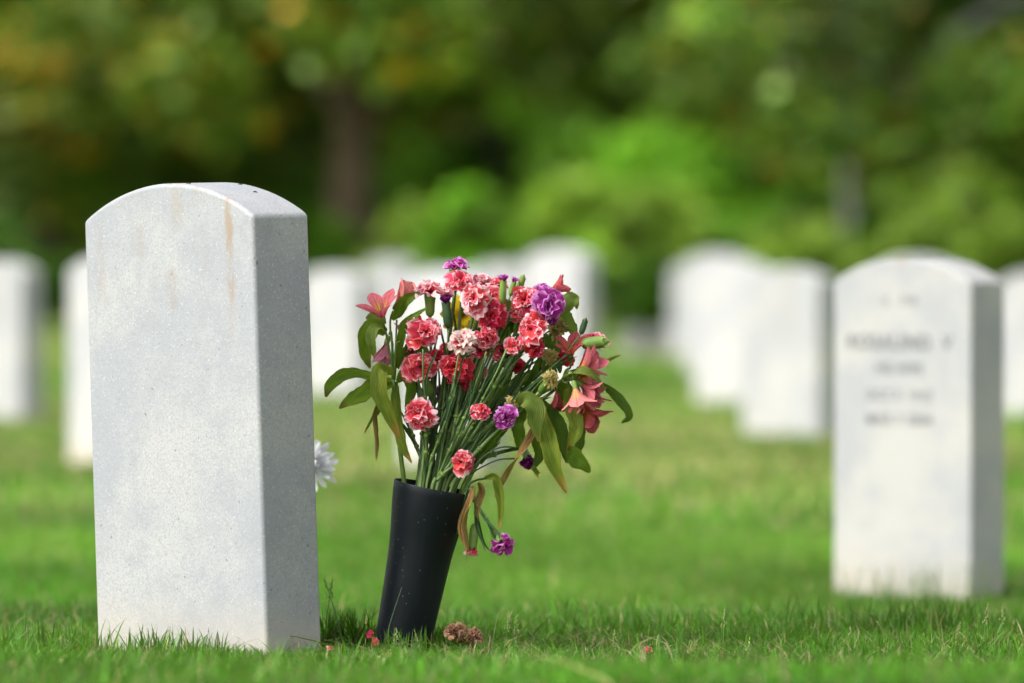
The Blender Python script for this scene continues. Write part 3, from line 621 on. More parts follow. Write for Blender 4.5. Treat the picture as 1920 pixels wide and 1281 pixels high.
def petal_matrix(org, axis, phi, tau, size, roll=0.0, wscale=1.0):
    ref = Vector((0, 0, 1)) if abs(axis.z) < .9 else Vector((1, 0, 0)); e1 = axis.cross(ref).normalized(); e2 = axis.cross(e1)
    r = e1 * math.cos(phi) + e2 * math.sin(phi); p = (axis * math.cos(tau) + r * math.sin(tau)).normalized(); nrm = (axis * math.sin(tau) - r * math.cos(tau)).normalized()
    x = nrm.cross(p); q = Matrix.Rotation(roll, 3, p); x = q @ x; nrm = q @ nrm
    M = Matrix.Identity(4)
    for i in range(3): M[i][0] = x[i] * size * wscale; M[i][1] = nrm[i] * size; M[i][2] = p[i] * size; M[i][3] = org[i]
    return M
def face_dir(f): return Vector((f[0], -f[2], f[1])).normalized()
PXM = FPX / VY     # pixels per metre at the vase
SIDE = Vector((1, 0, 0)) - AX * AX.x; SIDE.normalize(); BACK = AX.cross(SIDE); BACK = BACK if BACK.y > 0 else -BACK
def mouth_point(px, dy, rr):
    s = max(-1, min(1, (px - 880) / 230)) * .033 + rr.uniform(-.008, .008); b = max(-1, min(1, dy / .06)) * .022 + rr.uniform(-.014, .014)
    return V_TOP + SIDE * s + BACK * b
def stem_path(px, dy, end, facing, rr, n=16):
    m = mouth_point(px, dy, rr); bot = m - AX * .13 - (m - V_TOP) * .45
    up = (end - m); L = up.length; tdir = (up.normalized() * .75 + facing * .38).normalized()
    return catmull([bot, m] + bez(m, m + (AX * .55 + up.normalized() * .45) * L * .4, end - tdir * L * .25, end, 5)[1:], n)
def add_stem(root, pts, r=.00165, mat=M_STEM, blades_n=2, rr=None, nodes=(.45, .7)):
    def rad(t): return r * (1 + .6 * sum(math.exp(-((t - q) / .014)**2) for q in nodes))
    V, F, UV = tube(pts, rad, 6); st = world_mesh('stem', V, F, mat, root, UV)
    for q in nodes:
        k = min(int(q * (len(pts) - 1)), len(pts) - 2); c = pts[k].lerp(pts[k + 1], q * (len(pts) - 1) - k); d = (pts[k + 1] - pts[k]).normalized()
        V, F, UV = tube([c - d * .003, c - d * .001, c + d * .001, c + d * .003], lambda t: r * (1.15 + .75 * math.sin(math.pi * t)), 6); world_mesh('node', V, F, M_CALYX, root, UV)
    for i in range(blades_n):
        t = nodes[i % len(nodes)] + (.001 if i >= len(nodes) else 0); k = int(t * (len(pts) - 1)); b = pts[k].lerp(pts[min(k + 1, len(pts) - 1)], t * (len(pts) - 1) - k); tg = (pts[k + 1] - pts[k]).normalized()
        a = rr.uniform(0, 6.28); o = Vector((math.cos(a), math.sin(a) * .6, 0)); o = (o - tg * o.dot(tg)).normalized(); L = rr.uniform(.03, .065)
        V, F, UV = ribbon(catmull([b, b + tg * L * .5 + o * L * .07, b + tg * L * .95 + o * L * (.12 + .16 * rr.random()), b + tg * L * 1.15 + o * L * (.2 + .3 * rr.random())], 8), lambda t: .0017 * (1 - t**2.2) + .0002, Vector((0, -1, 0)), twist=rr.uniform(-.8, .8), fold=.5, cols=2)
        world_mesh('leaf', V, F, M_BLADE, root, UV)
    return st
def calyx(root, org, axis, L, r, mat, name='calyx', open_=1.15):
    e1 = axis.cross(Vector((.3, .2, .9))).normalized(); e2 = axis.cross(e1); V, F, UV = [], [], []; n = 10; prof = [(0, .35), (.08, .75), (.25, .95), (.6, 1.0), (.85, open_), (1.0, open_ * 1.04)]
    for j, (t, q) in enumerate(prof):
        for k in range(n):
            a = 2 * math.pi * k / n; tt = t + (.12 if (j == len(prof) - 1 and k % 2) else 0); V.append(org + axis * (-L + L * tt) + (e1 * math.cos(a) + e2 * math.sin(a)) * r * q); UV.append((k / n, t))
    for j in range(len(prof) - 1):
        for k in range(n): k2 = (k + 1) % n; F.append((j * n + k, j * n + k2, (j + 1) * n + k2, (j + 1) * n + k))
    F.append(tuple(range(n))[::-1]); return world_mesh(name, V, F, mat, root, UV)
SEED = [100]
CARN_GROUP = 'carnations in the vase'
def carnation(kind, px, py, diam, f, dy, label, path=None, cal=M_CALYX, full=1.0, blades_n=2, lay=None):
    SEED[0] += 1; rr = random.Random(SEED[0]); c = at(px, py, VY + dy); ax = face_dir(f); size = diam / PXM / 2 * .92
    org = c - ax * size * .45                      # petals spring from the calyx mouth behind the bloom's centre
    up = ax.z > .85
    calL = (.026 if up else .020) + .004 * rr.random(); base = org - ax * calL
    pts = stem_path(px, dy, base, ax, rr) if path is None else catmull([V_TOP + SIDE * .03 - AX * .06] + [at(a, b, VY + d) for a, b, d in path] + [base], 16)
    root = empty('carnation', pts[0], label, 'carnation', CARN_GROUP)
    add_stem(root, pts, rr.uniform(.0018, .0026), blades_n=blades_n, rr=rr); calyx(root, org - ax * .0015, ax, calL, .0066 if up else .0052 + .0012 * rr.random(), cal)
    layers = lay or ([(6, 70, 1.12), (6, 52, 1.05), (5, 34, 1.0), (4, 16, .95)] if up else [(6, 88, 1.10), (6, 64, 1.08), (5, 42, 1.0), (4, 22, .94), (5, 10, .86)])
    opn = rr.uniform(.86, 1.04); ph0 = rr.random() * 6.28; asym = rr.uniform(.08, .22)     # no two heads open alike
    for n, tau, sc in layers:
        n = max(2, round(n * full)); o = rr.random() * 6
        for i in range(n):
            if rr.random() < .07: continue
            phi = o + 6.283 * i / n + rr.uniform(-.35, .35); lob = 1 + asym * math.cos(phi - ph0) + asym * .5 * math.cos(2 * phi + ph0)
            M = petal_matrix(org, ax, phi, R(tau * opn + rr.uniform(-15, 15)), size * sc * lob * rr.uniform(.82, 1.15) * .98, rr.uniform(-.6, .6), rr.uniform(.75, 1.15))
            place_under('petal', rr.choice(PETALS[kind]), root, M)
    return root
def bud(px, py, L, r, f, dy, label, tipkey=None, cal=M_CALYX, path=None, stem=M_STEM):
    SEED[0] += 1; rr = random.Random(SEED[0]); ax = face_dir(f); c = at(px, py, VY + dy); L = L / PXM; r = r / PXM; org = c + ax * L * .4; base = org - ax * L
    pts = stem_path(px, dy, base, ax, rr) if path is None else catmull([V_TOP + SIDE * .03 - AX * .06] + [at(a, b, VY + d) for a, b, d in path] + [base], 14)
    root = empty('carnation_bud', pts[0], label, 'flower bud', 'carnation buds in the vase'); add_stem(root, pts, .0012, stem, 2, rr)
    calyx(root, org, ax, L, r, cal, open_=.92)
    if tipkey:
        for i in range(6): place_under('petal', rr.choice(PETALS[tipkey]), root, petal_matrix(org - ax * r * .6, ax, i * 1.047, R(3 + 9 * rr.random()), r * 2.6, rr.uniform(-.3, .3), .75))
    else:
        e1 = ax.cross(Vector((.3, .2, .9))).normalized(); e2 = ax.cross(e1); V = []; F = []
        for j, (t, q) in enumerate(((0, .76), (.25, .6), (.5, .3), (.62, .05))):
            for k in range(8): a = k * math.pi / 4; V.append(org - ax * r * .1 + ax * r * 2 * t + (e1 * math.cos(a) + e2 * math.sin(a)) * r * q)
        for j in range(3):
            for k in range(8): k2 = (k + 1) % 8; F.append((j * 8 + k, j * 8 + k2, j * 8 + 8 + k2, j * 8 + 8 + k))
        world_mesh('bud_tip', V, F, cal, root)
for a in [
    ('magenta', 853, 496, 46, (0, 1, .15), .02, 'small magenta carnation topping the whole bouquet'),
    ('pink', 863, 521, 52, (-.1, .55, .75), 0, 'coral carnation directly beneath the topmost magenta one'),
    ('pale', 908, 525, 50, (.1, .8, .5), .02, 'pale pink carnation at the crown, right of the coral one under the magenta'),
    ('pale', 806, 538, 68, (0, 1, .28), 0, 'broad pink and white carnation seen side-on above its thick green calyx'),
    ('pale', 886, 560, 60, (-.1, .2, 1), -.035, 'forward-facing pale-rimmed carnation in the top middle of the bouquet'),
    ('pink', 928, 557, 46, (.5, .3, .7), -.01, 'pink carnation crowded against the right of the forward-facing pale-rimmed one'),
    ('red', 920, 592, 56, (.1, .1, 1), -.025, 'deep coral red carnation just below the two pale-rimmed ones'),
    ('pink', 913, 637, 46, (-.1, -.3, .9), -.03, 'small red carnation right of the white frilled one'),
    ('pink', 982, 562, 60, (-.1, .3, .9), -.02, 'coral carnation immediately left of the largest purple one'),
    ('pink', 995, 616, 60, (0, 0, 1), -.045, 'white-edged coral carnation below the largest purple one'),
    ('red', 1005, 660, 40, (.2, -.5, .8), -.03, 'small red carnation hanging under the white-edged coral one'),
    ('pink', 963, 650, 40, (-.4, -.1, .8), -.03, 'half-open coral carnation lower left of the white-edged one'),
    ('purple', 1028, 574, 64, (.3, 0, 1), -.035, 'largest purple carnation, upper right of the bouquet'),
    ('purple', 1012, 546, 50, (-.2, .6, .6), 0, 'smaller purple carnation behind the top of the largest purple one'),
    ('pink', 798, 622, 64, (0, .25, 1), -.04, 'round pink carnation below the side-on one, left half of the bouquet'),
    ('white', 866, 634, 58, (0, .72, .6), -.04, 'white frilled carnation with a red throat in the bouquet middle'),
    ('pink', 788, 689, 62, (-.2, -.05, 1), -.03, 'coral carnation under the round pink one, left side'),
    ('red', 853, 690, 62, (-.1, -.1, 1), -.03, 'wide red and pink carnation under the white frilled one'),
    ('red', 842, 656, 42, (0, .2, .8), .03, 'dark red carnation half hidden left of the white frilled one'),
    ('pink', 782, 775, 60, (-.5, 0, .9), -.045, 'coral carnation low on the left among the bare stems'),
    ('pink', 863, 867, 46, (-.2, -.2, 1), -.06, 'small red carnation lowest among the stems, just above the vase rim'),
    ('pink', 903, 768, 36, (-.1, .5, .9), -.05, 'small rosebud-like red carnation left of the low purple one'),
    ('purple', 949, 785, 44, (.3, -.1, 1), -.05, 'purple carnation low in the middle of the stems'),
    ('dark', 994, 868, 34, (.3, -.6, .6), .03, 'dark purple carnation behind the hanging brown leaf'),
    ('pink', 1117, 632, 48, (.35, .85, .3), .01, 'small pink carnation at the far right of the bouquet'),
    ('wither', 1034, 710, 40, (.5, .6, .6), -.045, 'withered yellow carnation with a green calyx, right side'),
    ('wither', 1048, 614, 46, (.3, .2, .8), .015, 'withered olive carnation under the largest purple one'),
    ('wither', 1030, 668, 38, (.2, .5, .7), 0, 'withered pale carnation above the yellow one'),
    ('wither', 961, 757, 30, (.3, .5, .7), -.03, 'small withered brownish carnation above the low purple one'),
    ('red', 888, 692, 46, (.2, 0, .8), .025, 'dark red carnation in the shade at the bouquet centre'),
    ('pink', 941, 658, 40, (.2, .1, .8), .03, 'mauve-pink carnation in shade right of the small red one'),
    ('red', 968, 690, 36, (.2, -.2, .8), .035, 'shaded red carnation deep behind the half-open coral one'),
    ('red', 822, 668, 34, (.1, .3, .9), .0, 'small red carnation between the two lower left coral ones'),
    ('pink', 765, 655, 30, (-.6, .4, .6), .02, 'small pink carnation at the left rim, behind the leaves'),
    ('pink', 938, 528, 34, (.4, .8, .4), .02, 'little pink carnation right of the pale crown bloom'),
    ('red', 900, 660, 36, (.1, -.2, .9), -.02, 'little red carnation below the small one beside the white frilled bloom'),
    ('pink', 968, 590, 34, (-.5, -.1, .8), -.01, 'little coral carnation left between the two coral ones by the purple'),
    ('pink', 800, 705, 34, (.4, -.5, .8), -.012, 'drooping half of a coral carnation under the left side ones'),
    ('red', 872, 715, 34, (.2, -.6, .8), -.01, 'drooping red carnation under the wide red and pink one'),
    ('pink', 795, 800, 32, (-.2, -.7, .7), -.02, 'drooping coral carnation under the low left one'),
    ('purple', 1036, 600, 36, (.4, -.6, .7), -.012, 'drooping purple carnation under the largest purple one'),
    ('red', 1062, 668, 34, (.2, -.2, .9), .02, 'small pink-red carnation deep behind the right alstroemerias'),
    ('dark', 836, 742, 38, (0, .1, .8), .05, 'dark purple carnation deep between the stems'),
]:
    k = a[0]
    if k == 'wither': carnation(*a, lay=[(8, 66, .95), (8, 46, 1), (7, 28, 1), (5, 10, .95)])
    elif k == 'dark': carnation(*a, full=.7)
    elif a[3] < 42: carnation(*a, full=.75)
    else: carnation(*a)
carnation('magenta', 948, 1024, 50, (.55, -.62, .5), -.03, 'magenta carnation hanging down on its own right of the vase', path=[(878, 918, -.02), (893, 945, -.03), (915, 978, -.03)], full=.7)
for a in [(838, 588, 46, 9, (-.1, 1, .1), -.01, 'dark green bud with a purple tip below the coral top carnation', 'dark', M_CALYX_DARK), (943, 545, 42, 7, (.05, 1, .1), -.02, 'green bud with a mauve tip standing right of the crown', 'purple', M_CALYX),
          (961, 540, 26, 5.5, (.25, .9, .1), 0, 'tiny mauve bud next to the taller mauve-tipped bud', 'purple', M_CALYX), (976, 533, 30, 7, (.35, 1, .1), .01, 'plain green bud above the coral carnation', None, M_CALYX),
          (1114, 643, 40, 12, (1, .12, .1), -.02, 'plump yellow-green bud pointing right at the far right of the bouquet', None, M_CALYX), (1094, 612, 26, 6, (.3, .9, .1), -.02, 'small dark green bud above the plump one', None, M_CALYX_DARK),
          (803, 728, 26, 9, (-.1, .9, .5), -.01, 'round green bud under the left coral carnation', None, M_CALYX), (918, 735, 34, 8, (.3, .9, .3), -.01, 'fresh green bud in the middle of the stems', None, M_CALYX), (918, 610, 30, 7, (.4, .9, .2), .0, 'green bud between the white frilled and deep red carnations', None, M_CALYX)]:
    bud(*a[:7], tipkey=a[7], cal=a[8])
bud(888, 1008, 44, 9, (-.12, -1, .1), -.02, 'hanging bud with a pink tip beside the right side of the vase', 'pink', M_CALYX, path=[(880, 915, -.01), (890, 940, -.015), (891, 965, -.02)])

# yellow bloom glimpsed behind, white chrysanthemum behind the stone
def strap_petal(name, mat, wdt=.16, cup=.25, seed=0):
    V, F, UV = [], [], []; rows, cols = 8, 4; rr = random.Random(seed)
    for j in range(rows + 1):
        v = j / rows; hw = wdt * (.45 + .55 * math.sin(min(1, v * 1.15) * math.pi * .5)) * math.sqrt(max(.02, 1 - max(0, (v - .72) / .285)**2))
        for i in range(cols + 1):
            u = i / cols * 2 - 1; V.append(Vector((u * hw, cup * v * v * .6 + .3 * hw * u * u + .02 * math.sin(6 * v + seed), v))); UV.append(((u + 1) / 2, v))
    for j in range(rows):
        for i in range(cols): F.append((j * 5 + i, j * 5 + i + 1, j * 5 + 6 + i, j * 5 + 5 + i))
    return mesh_data(name, V, F, mat, UV)
YP = [strap_petal('petal_yellow', M_YELLOW, .2, .1, i) for i in range(3)]; WP = [strap_petal('petal_white', M_DAISY, .125, c, i) for i, c in enumerate((.2, .45, .7))]
def daisy(name, px, py, Y, f, size, meshes, layers, label, cat, stem_to, group=None):
    rr = random.Random(px); c = at(px, py, Y); ax = face_dir(f); root = empty(name, stem_to[0], label, cat, group)
    V, F, UV = tube(catmull(stem_to + [c - ax * .02, c], 14), .0022, 6); world_mesh('stem', V, F, M_STEM, root, UV)
    calyx(root, c + ax * .001, ax, .010, .006, M_CALYX)
    for n, tau, sc in layers:
        for i in range(n): place_under('petal', rr.choice(meshes), root, petal_matrix(c, ax, 6.283 * (i + rr.uniform(-.2, .2)) / n + tau, R(tau + rr.uniform(-8, 8)), size * sc * rr.uniform(.9, 1.08), rr.uniform(-.2, .2)))
mp = V_TOP + BACK * .02
daisy('yellow_flower', 868, 592, VY + .055, (.1, .3, .9), .034, YP, [(11, 80, 1), (8, 55, .8)], 'bright yellow flower glimpsed behind the carnations', 'flower', [mp - AX * .1, mp, at(850, 760, VY + .05)])
wb = at(560, 1190, 8.02); wb.z = float(ground_z(wb.x, 8.02)) - .01
daisy('chrysanthemum', 584, 872, 8.02, (.6, .2, .72), .037, WP, [(15, 92, 1), (13, 68, .95), (10, 42, .8), (7, 20, .6)], 'white chrysanthemum peeking out from behind the large headstone', 'flower', [wb, at(566, 1020, 8.02)])

# alstroemerias
def tepal(name, mat, wdt, seed, bend=.3):
    V, F, UV = [], [], []; rows, cols = 9, 5; rr = random.Random(seed); ph = rr.random() * 6
    for j in range(rows + 1):
        v = j / rows; hw = wdt * (.20 + .80 * math.sin(math.pi * .5 * min(1, (v / .74)))**1.7) * (1 if v < .74 else max(.03, math.cos((v - .74) / .26 * math.pi * .5))**.55)
        for i in range(cols + 1):
            u = i / cols * 2 - 1; V.append(Vector((u * hw, -bend * v**2.6 + .75 * hw * u * u * (1.15 - v) + .025 * math.sin(4 * v + ph + 3 * u) * v, v))); UV.append(((u + 1) / 2, v))
    c = cols + 1
    for j in range(rows):
        for i in range(cols): F.append((j * c + i, j * c + i + 1, (j + 1) * c + i + 1, (j + 1) * c + i))
    return mesh_data(name, V, F, mat, UV)
TEP = {k: [tepal('tepal_' + k, m, wd_, i, b) for i, (wd_, b) in enumerate(((.23, .16), (.18, .28), (.27, .10), (.21, .36)))] for k, m in (('rose', M_TEPAL), ('red', M_TEPAL_RED), ('pale', M_TEPAL_PALE), ('mauve', M_TEPAL_MAUVE))}
def blossom(root, kind, px, py, tip_px, tip_py, dy, spread, f_t=.2, joint=None, n=6, stretch=1.02):
    """trumpet whose throat is at (px,py) and whose petals reach towards (tip)"""
    SEED[0] += 1; rr = random.Random(SEED[0]); o = at(px, py, VY + dy); e = at(tip_px, tip_py, VY + dy); L = (e - o).length; ax = (e - o).normalized(); ax = (ax + Vector((0, -f_t, 0))).normalized(); L *= stretch; spread *= .85
    b = calyx(root, o + ax * .003, ax, .011, .0038, M_CALYX, 'blossom', 1.0)
    for i in range(n):
        place_under('petal', TEP[kind][i % 4] if rr.random() < .6 else rr.choice(TEP[kind]), b, petal_matrix(o - ax * .003, ax, 6.283 * i / n + .3 + rr.uniform(-.15, .15), R(spread + rr.uniform(-7, 9)), L * rr.uniform(.9, 1.08), rr.uniform(-.2, .2), rr.uniform(.85, 1.1)))
    for i in range(4):
        s = ax + Vector((rr.uniform(-.25, .25), rr.uniform(-.25, .25), rr.uniform(-.25, .25))); V, F, UV = tube([o, o + s * L * .35, o + s * L * .62], .0005, 5); world_mesh('stamen', V, F, M_STEM_RED, b, UV)
    if joint is not None:
        j = at(*joint[:2], VY + joint[2]); V, F, UV = tube(bez(j, j.lerp(o, .4) + Vector((0, 0, .012)), o - ax * .03, o - ax * .009, 8), .0014, 6); world_mesh('pedicel', V, F, M_STEM_ALS, root, UV)
    return b
def leaf(root, pts, hw, mat, twist=0.0, fold=.35, tw0=0.0, wav=.14, droop=0.0, facing=(0, -1, .25), shape='lance', dy=0.0):
    """pts: (px, py, dy) from base to tip; hw: half width in photograph pixels"""
    SEED[0] += 1; P = catmull([at(a, b, VY + d + dy) for a, b, d in pts], 22); h = hw / PXM * .82
    def wf(t):
        if shape == 'strip': return h * (.5 + .5 * math.sin(math.pi * min(1, t * 1.1 + .1))) + .0006
        return h * (max(0.0, math.sin(math.pi * min(1, (t * .93 + .05)))**.8)) * (1 - .15 * t) + .0004
    V, F, UV = ribbon(P, wf, Vector(facing).normalized(), twist, fold, 6, wav, droop, SEED[0], tw0)
    return world_mesh('leaf', V, F, mat, root, UV)
def als_root(path, label, r=.0030, mat=M_STEM_ALS):
    P = [at(a, b, VY + d) for a, b, d in path]; root = empty('alstroemeria', P[0], label, 'alstroemeria', 'alstroemerias in the vase')
    V, F, UV = tube(catmull(P, 18), lambda t: r * (1 - .3 * t), 8); world_mesh('stem', V, F, mat, root, UV); return root
# left stem
A1 = als_root([(768, 1000, .0), (757, 900, .0), (745, 800, -.01), (737, 712, -.015)], 'rose alstroemeria with broad green leaves on the left of the bouquet', .0036)
blossom(A1, 'rose', 718, 598, 706, 540, -.02, 40, .35, (738, 712, -.015)); blossom(A1, 'pale', 744, 572, 774, 522, .0, 13, .1, (738, 712, -.015), 5)
blossom(A1, 'mauve', 712, 622, 680, 606, .02, 22, .1, (736, 712, -.015)); blossom(A1, 'mauve', 726, 640, 712, 690, .01, 18, .1, (738, 712, -.015)); blossom(A1, 'rose', 752, 632, 762, 602, .03, 26, .3, (740, 712, -.01))
for q in ((744, 600, -.01), (752, 640, -.02)):
    V, F, UV = tube(catmull([at(739, 712, VY - .015), at(742, 650, VY - .02), at(q[0], q[1], VY + q[2])], 8), .0013, 6); world_mesh('pedicel', V, F, M_STEM_ALS, A1, UV)
leaf(A1, [(735, 714, -.015), (692, 710, -.02), (650, 708, -.035), (624, 722, -.045), (611, 745, -.05)], 23, M_LEAF_BROWNTIP, fold=.45, facing=(0, -.8, .6), tw0=.2)
leaf(A1, [(736, 720, -.015), (700, 728, -.03), (668, 745, -.04), (636, 766, -.045)], 21, M_LEAF_BROWNTIP, fold=.3, facing=(0, -1, .4))
leaf(A1, [(738, 700, -.02), (712, 692, -.04), (712, 735, -.05), (728, 780, -.05), (750, 822, -.045)], 20, M_LEAF_YELLOWING, fold=.3, tw0=-.1)
leaf(A1, [(742, 716, -.01), (744, 750, -.02), (746, 800, -.025), (757, 838, -.03), (772, 868, -.03)], 14, M_LEAF_YELLOWING, fold=.4, tw0=.3)
leaf(A1, [(724, 622, -.02), (704, 612, -.03), (688, 630, -.035), (684, 660, -.03), (694, 690, -.025)], 23, M_LEAF_BROWNTIP, fold=.2, tw0=-.35)
leaf(A1, [(724, 622, -.02), (706, 616, -.045), (698, 640, -.05), (702, 670, -.045)], 17, M_LEAF_PALE, fold=.4, tw0=.5)
leaf(A1, [(736, 600, .0), (748, 582, -.005), (765, 560, -.01), (790, 548, -.01)], 14, M_LEAF, fold=.4, tw0=.25)
leaf(A1, [(742, 690, .0), (756, 630, -.02), (772, 600, -.03), (800, 578, -.03)], 14, M_LEAF, fold=.5, tw0=-.5)
leaf(A1, [(722, 604, .0), (700, 592, .01), (686, 598, .015)], 9, M_LEAF_PALE, fold=.3)
leaf(A1, [(720, 745, .0), (706, 775, -.01), (709, 815, -.015), (706, 862, -.015)], 11, M_LEAF_DRY, twist=2.6, fold=.6, tw0=.4, wav=.2)
leaf(A1, [(722, 742, .0), (710, 770, .0), (698, 790, .0), (684, 812, .0)], 9, M_LEAF_YELLOWING, twist=.9, fold=.5, tw0=.2, wav=.2)
leaf(A1, [(744, 716, .01), (764, 700, .02), (772, 730, .02), (762, 770, .01)], 18, M_LEAF, fold=.3, tw0=.3)
leaf(A1, [(744, 690, .01), (768, 660, .02), (786, 650, .02), (806, 668, .02)], 18, M_LEAF_DARK, fold=.3, tw0=.2)
# upper right stem
A2 = als_root([(828, 1000, .03), (835, 915, .03), (900, 780, .04), (980, 650, .035), (1022, 575, .03)], 'alstroemeria with one coral trumpet reaching past the purple carnation', .0026)
blossom(A2, 'red', 1030, 548, 1068, 526, .01, 22, .15, (1022, 575, .03)); 
leaf(A2, [(1024, 580, .03), (1050, 575, .01), (1072, 562, .0), (1086, 557, .0)], 22, M_LEAF_PALE, fold=.25, tw0=.2, droop=.3)
leaf(A2, [(1035, 570, .03), (1062, 572, .02), (1078, 566, .015), (1082, 580, .015)], 9, M_LEAF, fold=.3)
leaf(A2, [(1020, 585, .03), (1052, 592, .025), (1068, 612, .02), (1080, 632, .02)], 20, M_LEAF_PALE, fold=.25, tw0=-.2)
leaf(A2, [(985, 650, .035), (965, 600, .02), (950, 575, .01), (940, 560, .01)], 22, M_LEAF, fold=.3)
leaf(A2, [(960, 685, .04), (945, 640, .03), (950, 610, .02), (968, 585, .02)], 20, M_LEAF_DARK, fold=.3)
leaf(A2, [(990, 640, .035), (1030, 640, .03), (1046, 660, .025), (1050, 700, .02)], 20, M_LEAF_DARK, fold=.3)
# right stem with the drooping cluster
A3 = als_root([(850, 1000, .0), (872, 915, .0), (925, 820, -.01), (985, 760, -.015), (1055, 712, -.02)], 'coral alstroemeria cluster drooping over the right side of the bouquet', .0032)
J = (1055, 712, -.02)
blossom(A3, 'red', 1070, 668, 1068, 618, -.01, 32, .6, J); blossom(A3, 'rose', 1078, 706, 1132, 664, -.03, 16, .15, J); blossom(A3, 'rose', 1082, 712, 1130, 706, -.02, 24, .2, J); blossom(A3, 'red', 1092, 690, 1128, 680, .01, 24, .1, J)
blossom(A3, 'pale', 1078, 724, 1092, 782, -.045, 24, .2, J); blossom(A3, 'rose', 1088, 720, 1132, 752, -.03, 26, .25, J); blossom(A3, 'rose', 1096, 726, 1118, 776, -.02, 24, .1, J); blossom(A3, 'red', 1092, 758, 1128, 806, -.01, 26, .15, J); blossom(A3, 'red', 1090, 752, 1100, 812, .0, 20, .1, J)
blossom(A3, 'red', 1024, 776, 1066, 742, .01, 18, .2, (1000, 775, -.01), 5)
leaf(A3, [(1055, 712, -.02), (1080, 700, -.045), (1108, 706, -.05), (1135, 732, -.045)], 20, M_LEAF_PALE, fold=.45, facing=(0, -.6, .9), tw0=-.2)
leaf(A3, [(1120, 715, .0), (1150, 738, -.01), (1172, 760, -.015), (1180, 782, -.015), (1166, 794, -.015)], 12, M_LEAF_DARK, fold=.4, tw0=.3)
leaf(A3, [(1120, 690, .01), (1140, 676, .01), (1164, 666, .01)], 4, M_LEAF_PALE, fold=.3)
leaf(A3, [(972, 762, -.02), (985, 748, -.05), (1002, 765, -.055), (1006, 795, -.05), (1010, 828, -.045)], 23, M_LEAF_PALE, fold=.25, tw0=.15)
leaf(A3, [(985, 765, -.01), (972, 790, -.02), (972, 815, -.02), (976, 848, -.015)], 17, M_LEAF, fold=.3, tw0=-.1)
leaf(A3, [(1012, 752, -.015), (1022, 790, -.03), (1034, 840, -.04), (1046, 880, -.04), (1062, 924, -.035)], 24, M_LEAF_YELLOWING, fold=.75, tw0=.35, wav=.12)
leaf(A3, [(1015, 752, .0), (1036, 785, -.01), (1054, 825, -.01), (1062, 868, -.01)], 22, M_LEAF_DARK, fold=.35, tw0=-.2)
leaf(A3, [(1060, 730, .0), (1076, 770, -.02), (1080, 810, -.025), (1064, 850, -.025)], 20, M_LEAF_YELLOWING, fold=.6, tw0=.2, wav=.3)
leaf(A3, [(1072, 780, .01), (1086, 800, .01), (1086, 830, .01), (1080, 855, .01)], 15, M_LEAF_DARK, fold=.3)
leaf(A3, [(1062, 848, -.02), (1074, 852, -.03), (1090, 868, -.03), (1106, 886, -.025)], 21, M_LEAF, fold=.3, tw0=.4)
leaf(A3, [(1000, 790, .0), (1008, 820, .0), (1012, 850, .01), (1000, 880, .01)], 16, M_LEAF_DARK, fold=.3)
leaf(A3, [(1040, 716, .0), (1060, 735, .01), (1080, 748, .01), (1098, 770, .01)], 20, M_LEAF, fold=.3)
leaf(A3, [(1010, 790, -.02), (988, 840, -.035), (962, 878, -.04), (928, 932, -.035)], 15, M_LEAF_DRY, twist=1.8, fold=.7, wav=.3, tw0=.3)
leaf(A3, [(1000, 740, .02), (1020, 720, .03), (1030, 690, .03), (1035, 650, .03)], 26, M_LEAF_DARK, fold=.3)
leaf(A3, [(1012, 888, .0), (1000, 878, .0), (1010, 896, .0)], 5, M_LEAF_YELLOWING)
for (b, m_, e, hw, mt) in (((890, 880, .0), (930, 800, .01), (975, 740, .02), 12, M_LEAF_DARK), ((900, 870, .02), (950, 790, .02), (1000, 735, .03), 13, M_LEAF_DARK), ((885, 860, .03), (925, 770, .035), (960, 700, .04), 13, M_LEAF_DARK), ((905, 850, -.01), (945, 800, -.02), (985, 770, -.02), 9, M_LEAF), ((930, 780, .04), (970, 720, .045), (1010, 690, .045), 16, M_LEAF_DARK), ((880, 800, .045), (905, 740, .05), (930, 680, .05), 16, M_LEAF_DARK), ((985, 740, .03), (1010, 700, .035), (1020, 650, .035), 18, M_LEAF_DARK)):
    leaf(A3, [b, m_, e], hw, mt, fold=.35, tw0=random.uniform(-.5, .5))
# wilted stem bent over the rim
A4 = als_root([(856, 1000, -.02), (876, 918, -.03), (890, 902, -.035), (912, 897, -.035)], 'wilted brown and green leaves hanging over the right rim of the vase', .0018, M_LEAF_DARK and M_CALYX_DARK)
A4['category'] = 'wilted leaves'; A4.name = 'wilted_foliage'; ORIGIN['wilted_foliage'] = ORIGIN.get('wilted_foliage') or Vector(A4.location); del A4['group']
leaf(A4, [(908, 897, -.035), (928, 896, -.04), (938, 925, -.04), (939, 960, -.04), (936, 992, -.038)], 11, M_LEAF_YELLOWING, fold=.5, tw0=.2, wav=.15)
leaf(A4, [(888, 912, -.03), (882, 945, -.035), (872, 985, -.035), (878, 1020, -.035), (876, 1056, -.035)], 14, M_LEAF_DRY, twist=1.6, fold=.8, wav=.35, tw0=.2)
leaf(A4, [(896, 905, -.03), (904, 925, -.03), (896, 950, -.03), (899, 978, -.03)], 10, M_LEAF_DRY, twist=1.2, fold=.7, wav=.35, tw0=-.3)
for q in ([(884, 880, -.02), (915, 850, -.02), (945, 838, -.02), (980, 842, -.015)], [(880, 890, -.02), (905, 875, -.02), (935, 862, -.02), (965, 860, -.015)]):
    V, F, UV = tube(catmull([at(a, b, VY + d) for a, b, d in q], 10), .0011, 6); world_mesh('stem', V, F, M_CALYX_DARK, A4, UV)
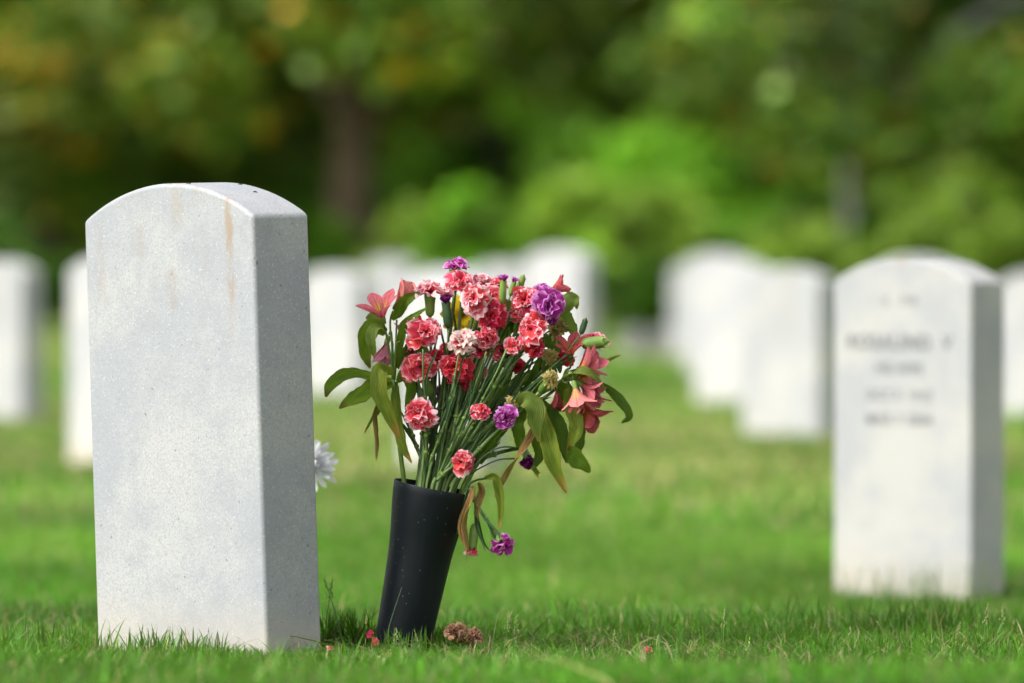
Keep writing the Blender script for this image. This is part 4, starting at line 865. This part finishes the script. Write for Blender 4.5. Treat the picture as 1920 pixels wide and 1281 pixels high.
# flowerless carnation shoots that thicken the sheaf
for i, (px, py, dy) in enumerate([(770, 800, .02), (800, 770, -.03), (815, 700, .03), (835, 790, -.04), (850, 720, .04), (880, 760, -.04), (895, 720, .04), (915, 700, -.02), (930, 720, .03), (945, 690, -.03), (965, 720, .04), (975, 735, -.03), (990, 700, .03), (1005, 715, .02), (870, 800, .04), (820, 830, .03), (793, 655, -.046), (862, 655, -.046), (912, 660, -.040), (950, 655, -.040)]):
    rr = random.Random(900 + i); e = at(px, py, VY + dy); pts = stem_path(px, dy, e, Vector((.2, 0, 1)).normalized(), rr)
    root = empty('flowerless_stem', pts[0], 'thin flowerless green stem with narrow leaves inside the sheaf', 'stem', 'flowerless stems in the vase'); add_stem(root, pts, rr.uniform(.0014, .0021) if i < 16 else .0013, blades_n=3 if i < 16 else 1, rr=rr, nodes=(.5, .68, .84) if i < 16 else (.66,))

# ------------------------------------------------------------------ things lying in the grass
c = at(868, 1176, 7.50); rr = random.Random(5); root = empty('dried_bloom', (c.x, 7.50, c.z - .02), 'shrivelled brown-pink carnation bloom lying in the grass right of the vase', 'dried flower')
for ax_, off in ((Vector((-.3, -.5, .8)), Vector((-.010, 0, -.008))), (Vector((.7, -.5, .35)), Vector((.012, 0, -.014)))):
    ax_.normalize(); o = Vector((c.x, 7.5, c.z)) + off; calyx(root, o, ax_, .016, .006, M_LEAF_DRY)
    for n, tau, sc in ((10, 82, 1), (10, 58, 1), (9, 34, .95), (5, 12, .9)):
        for i in range(n): place_under('petal', rr.choice(PETALS['brown']), root, petal_matrix(o, ax_, 6.283 * i / n + rr.random(), R(tau + rr.uniform(-15, 15)), .0155 * sc * rr.uniform(.8, 1.1), rr.uniform(-.6, .6)))
for px, py, Y, lab in ((626, 1199, 7.42, 'fallen pink petal at the right foot of the large headstone'), (686, 1175, 7.52, 'fallen red petal in the tuft left of the vase'), (697, 1198, 7.44, 'fallen red petal touching the left foot of the vase'), (719, 1212, 7.38, 'pale fallen petal in front of the vase'),
                       (1212, 1216, 7.4, 'fallen red petal alone in the lawn right of centre'), (1878, 1228, 7.36, 'fallen reddish petal near the right bottom corner')):
    c = at(px, py, Y); M = petal_matrix(c - Vector((0, 0, .009)), Vector((random.uniform(-.4, .4), -.8, .5)).normalized(), random.random() * 6, R(60), .0115, .3)
    o = place('fallen_petal', PETALS['red' if 'red' in lab else 'pale'][1], None, M); tag(o, lab, 'petal', 'fallen petals')
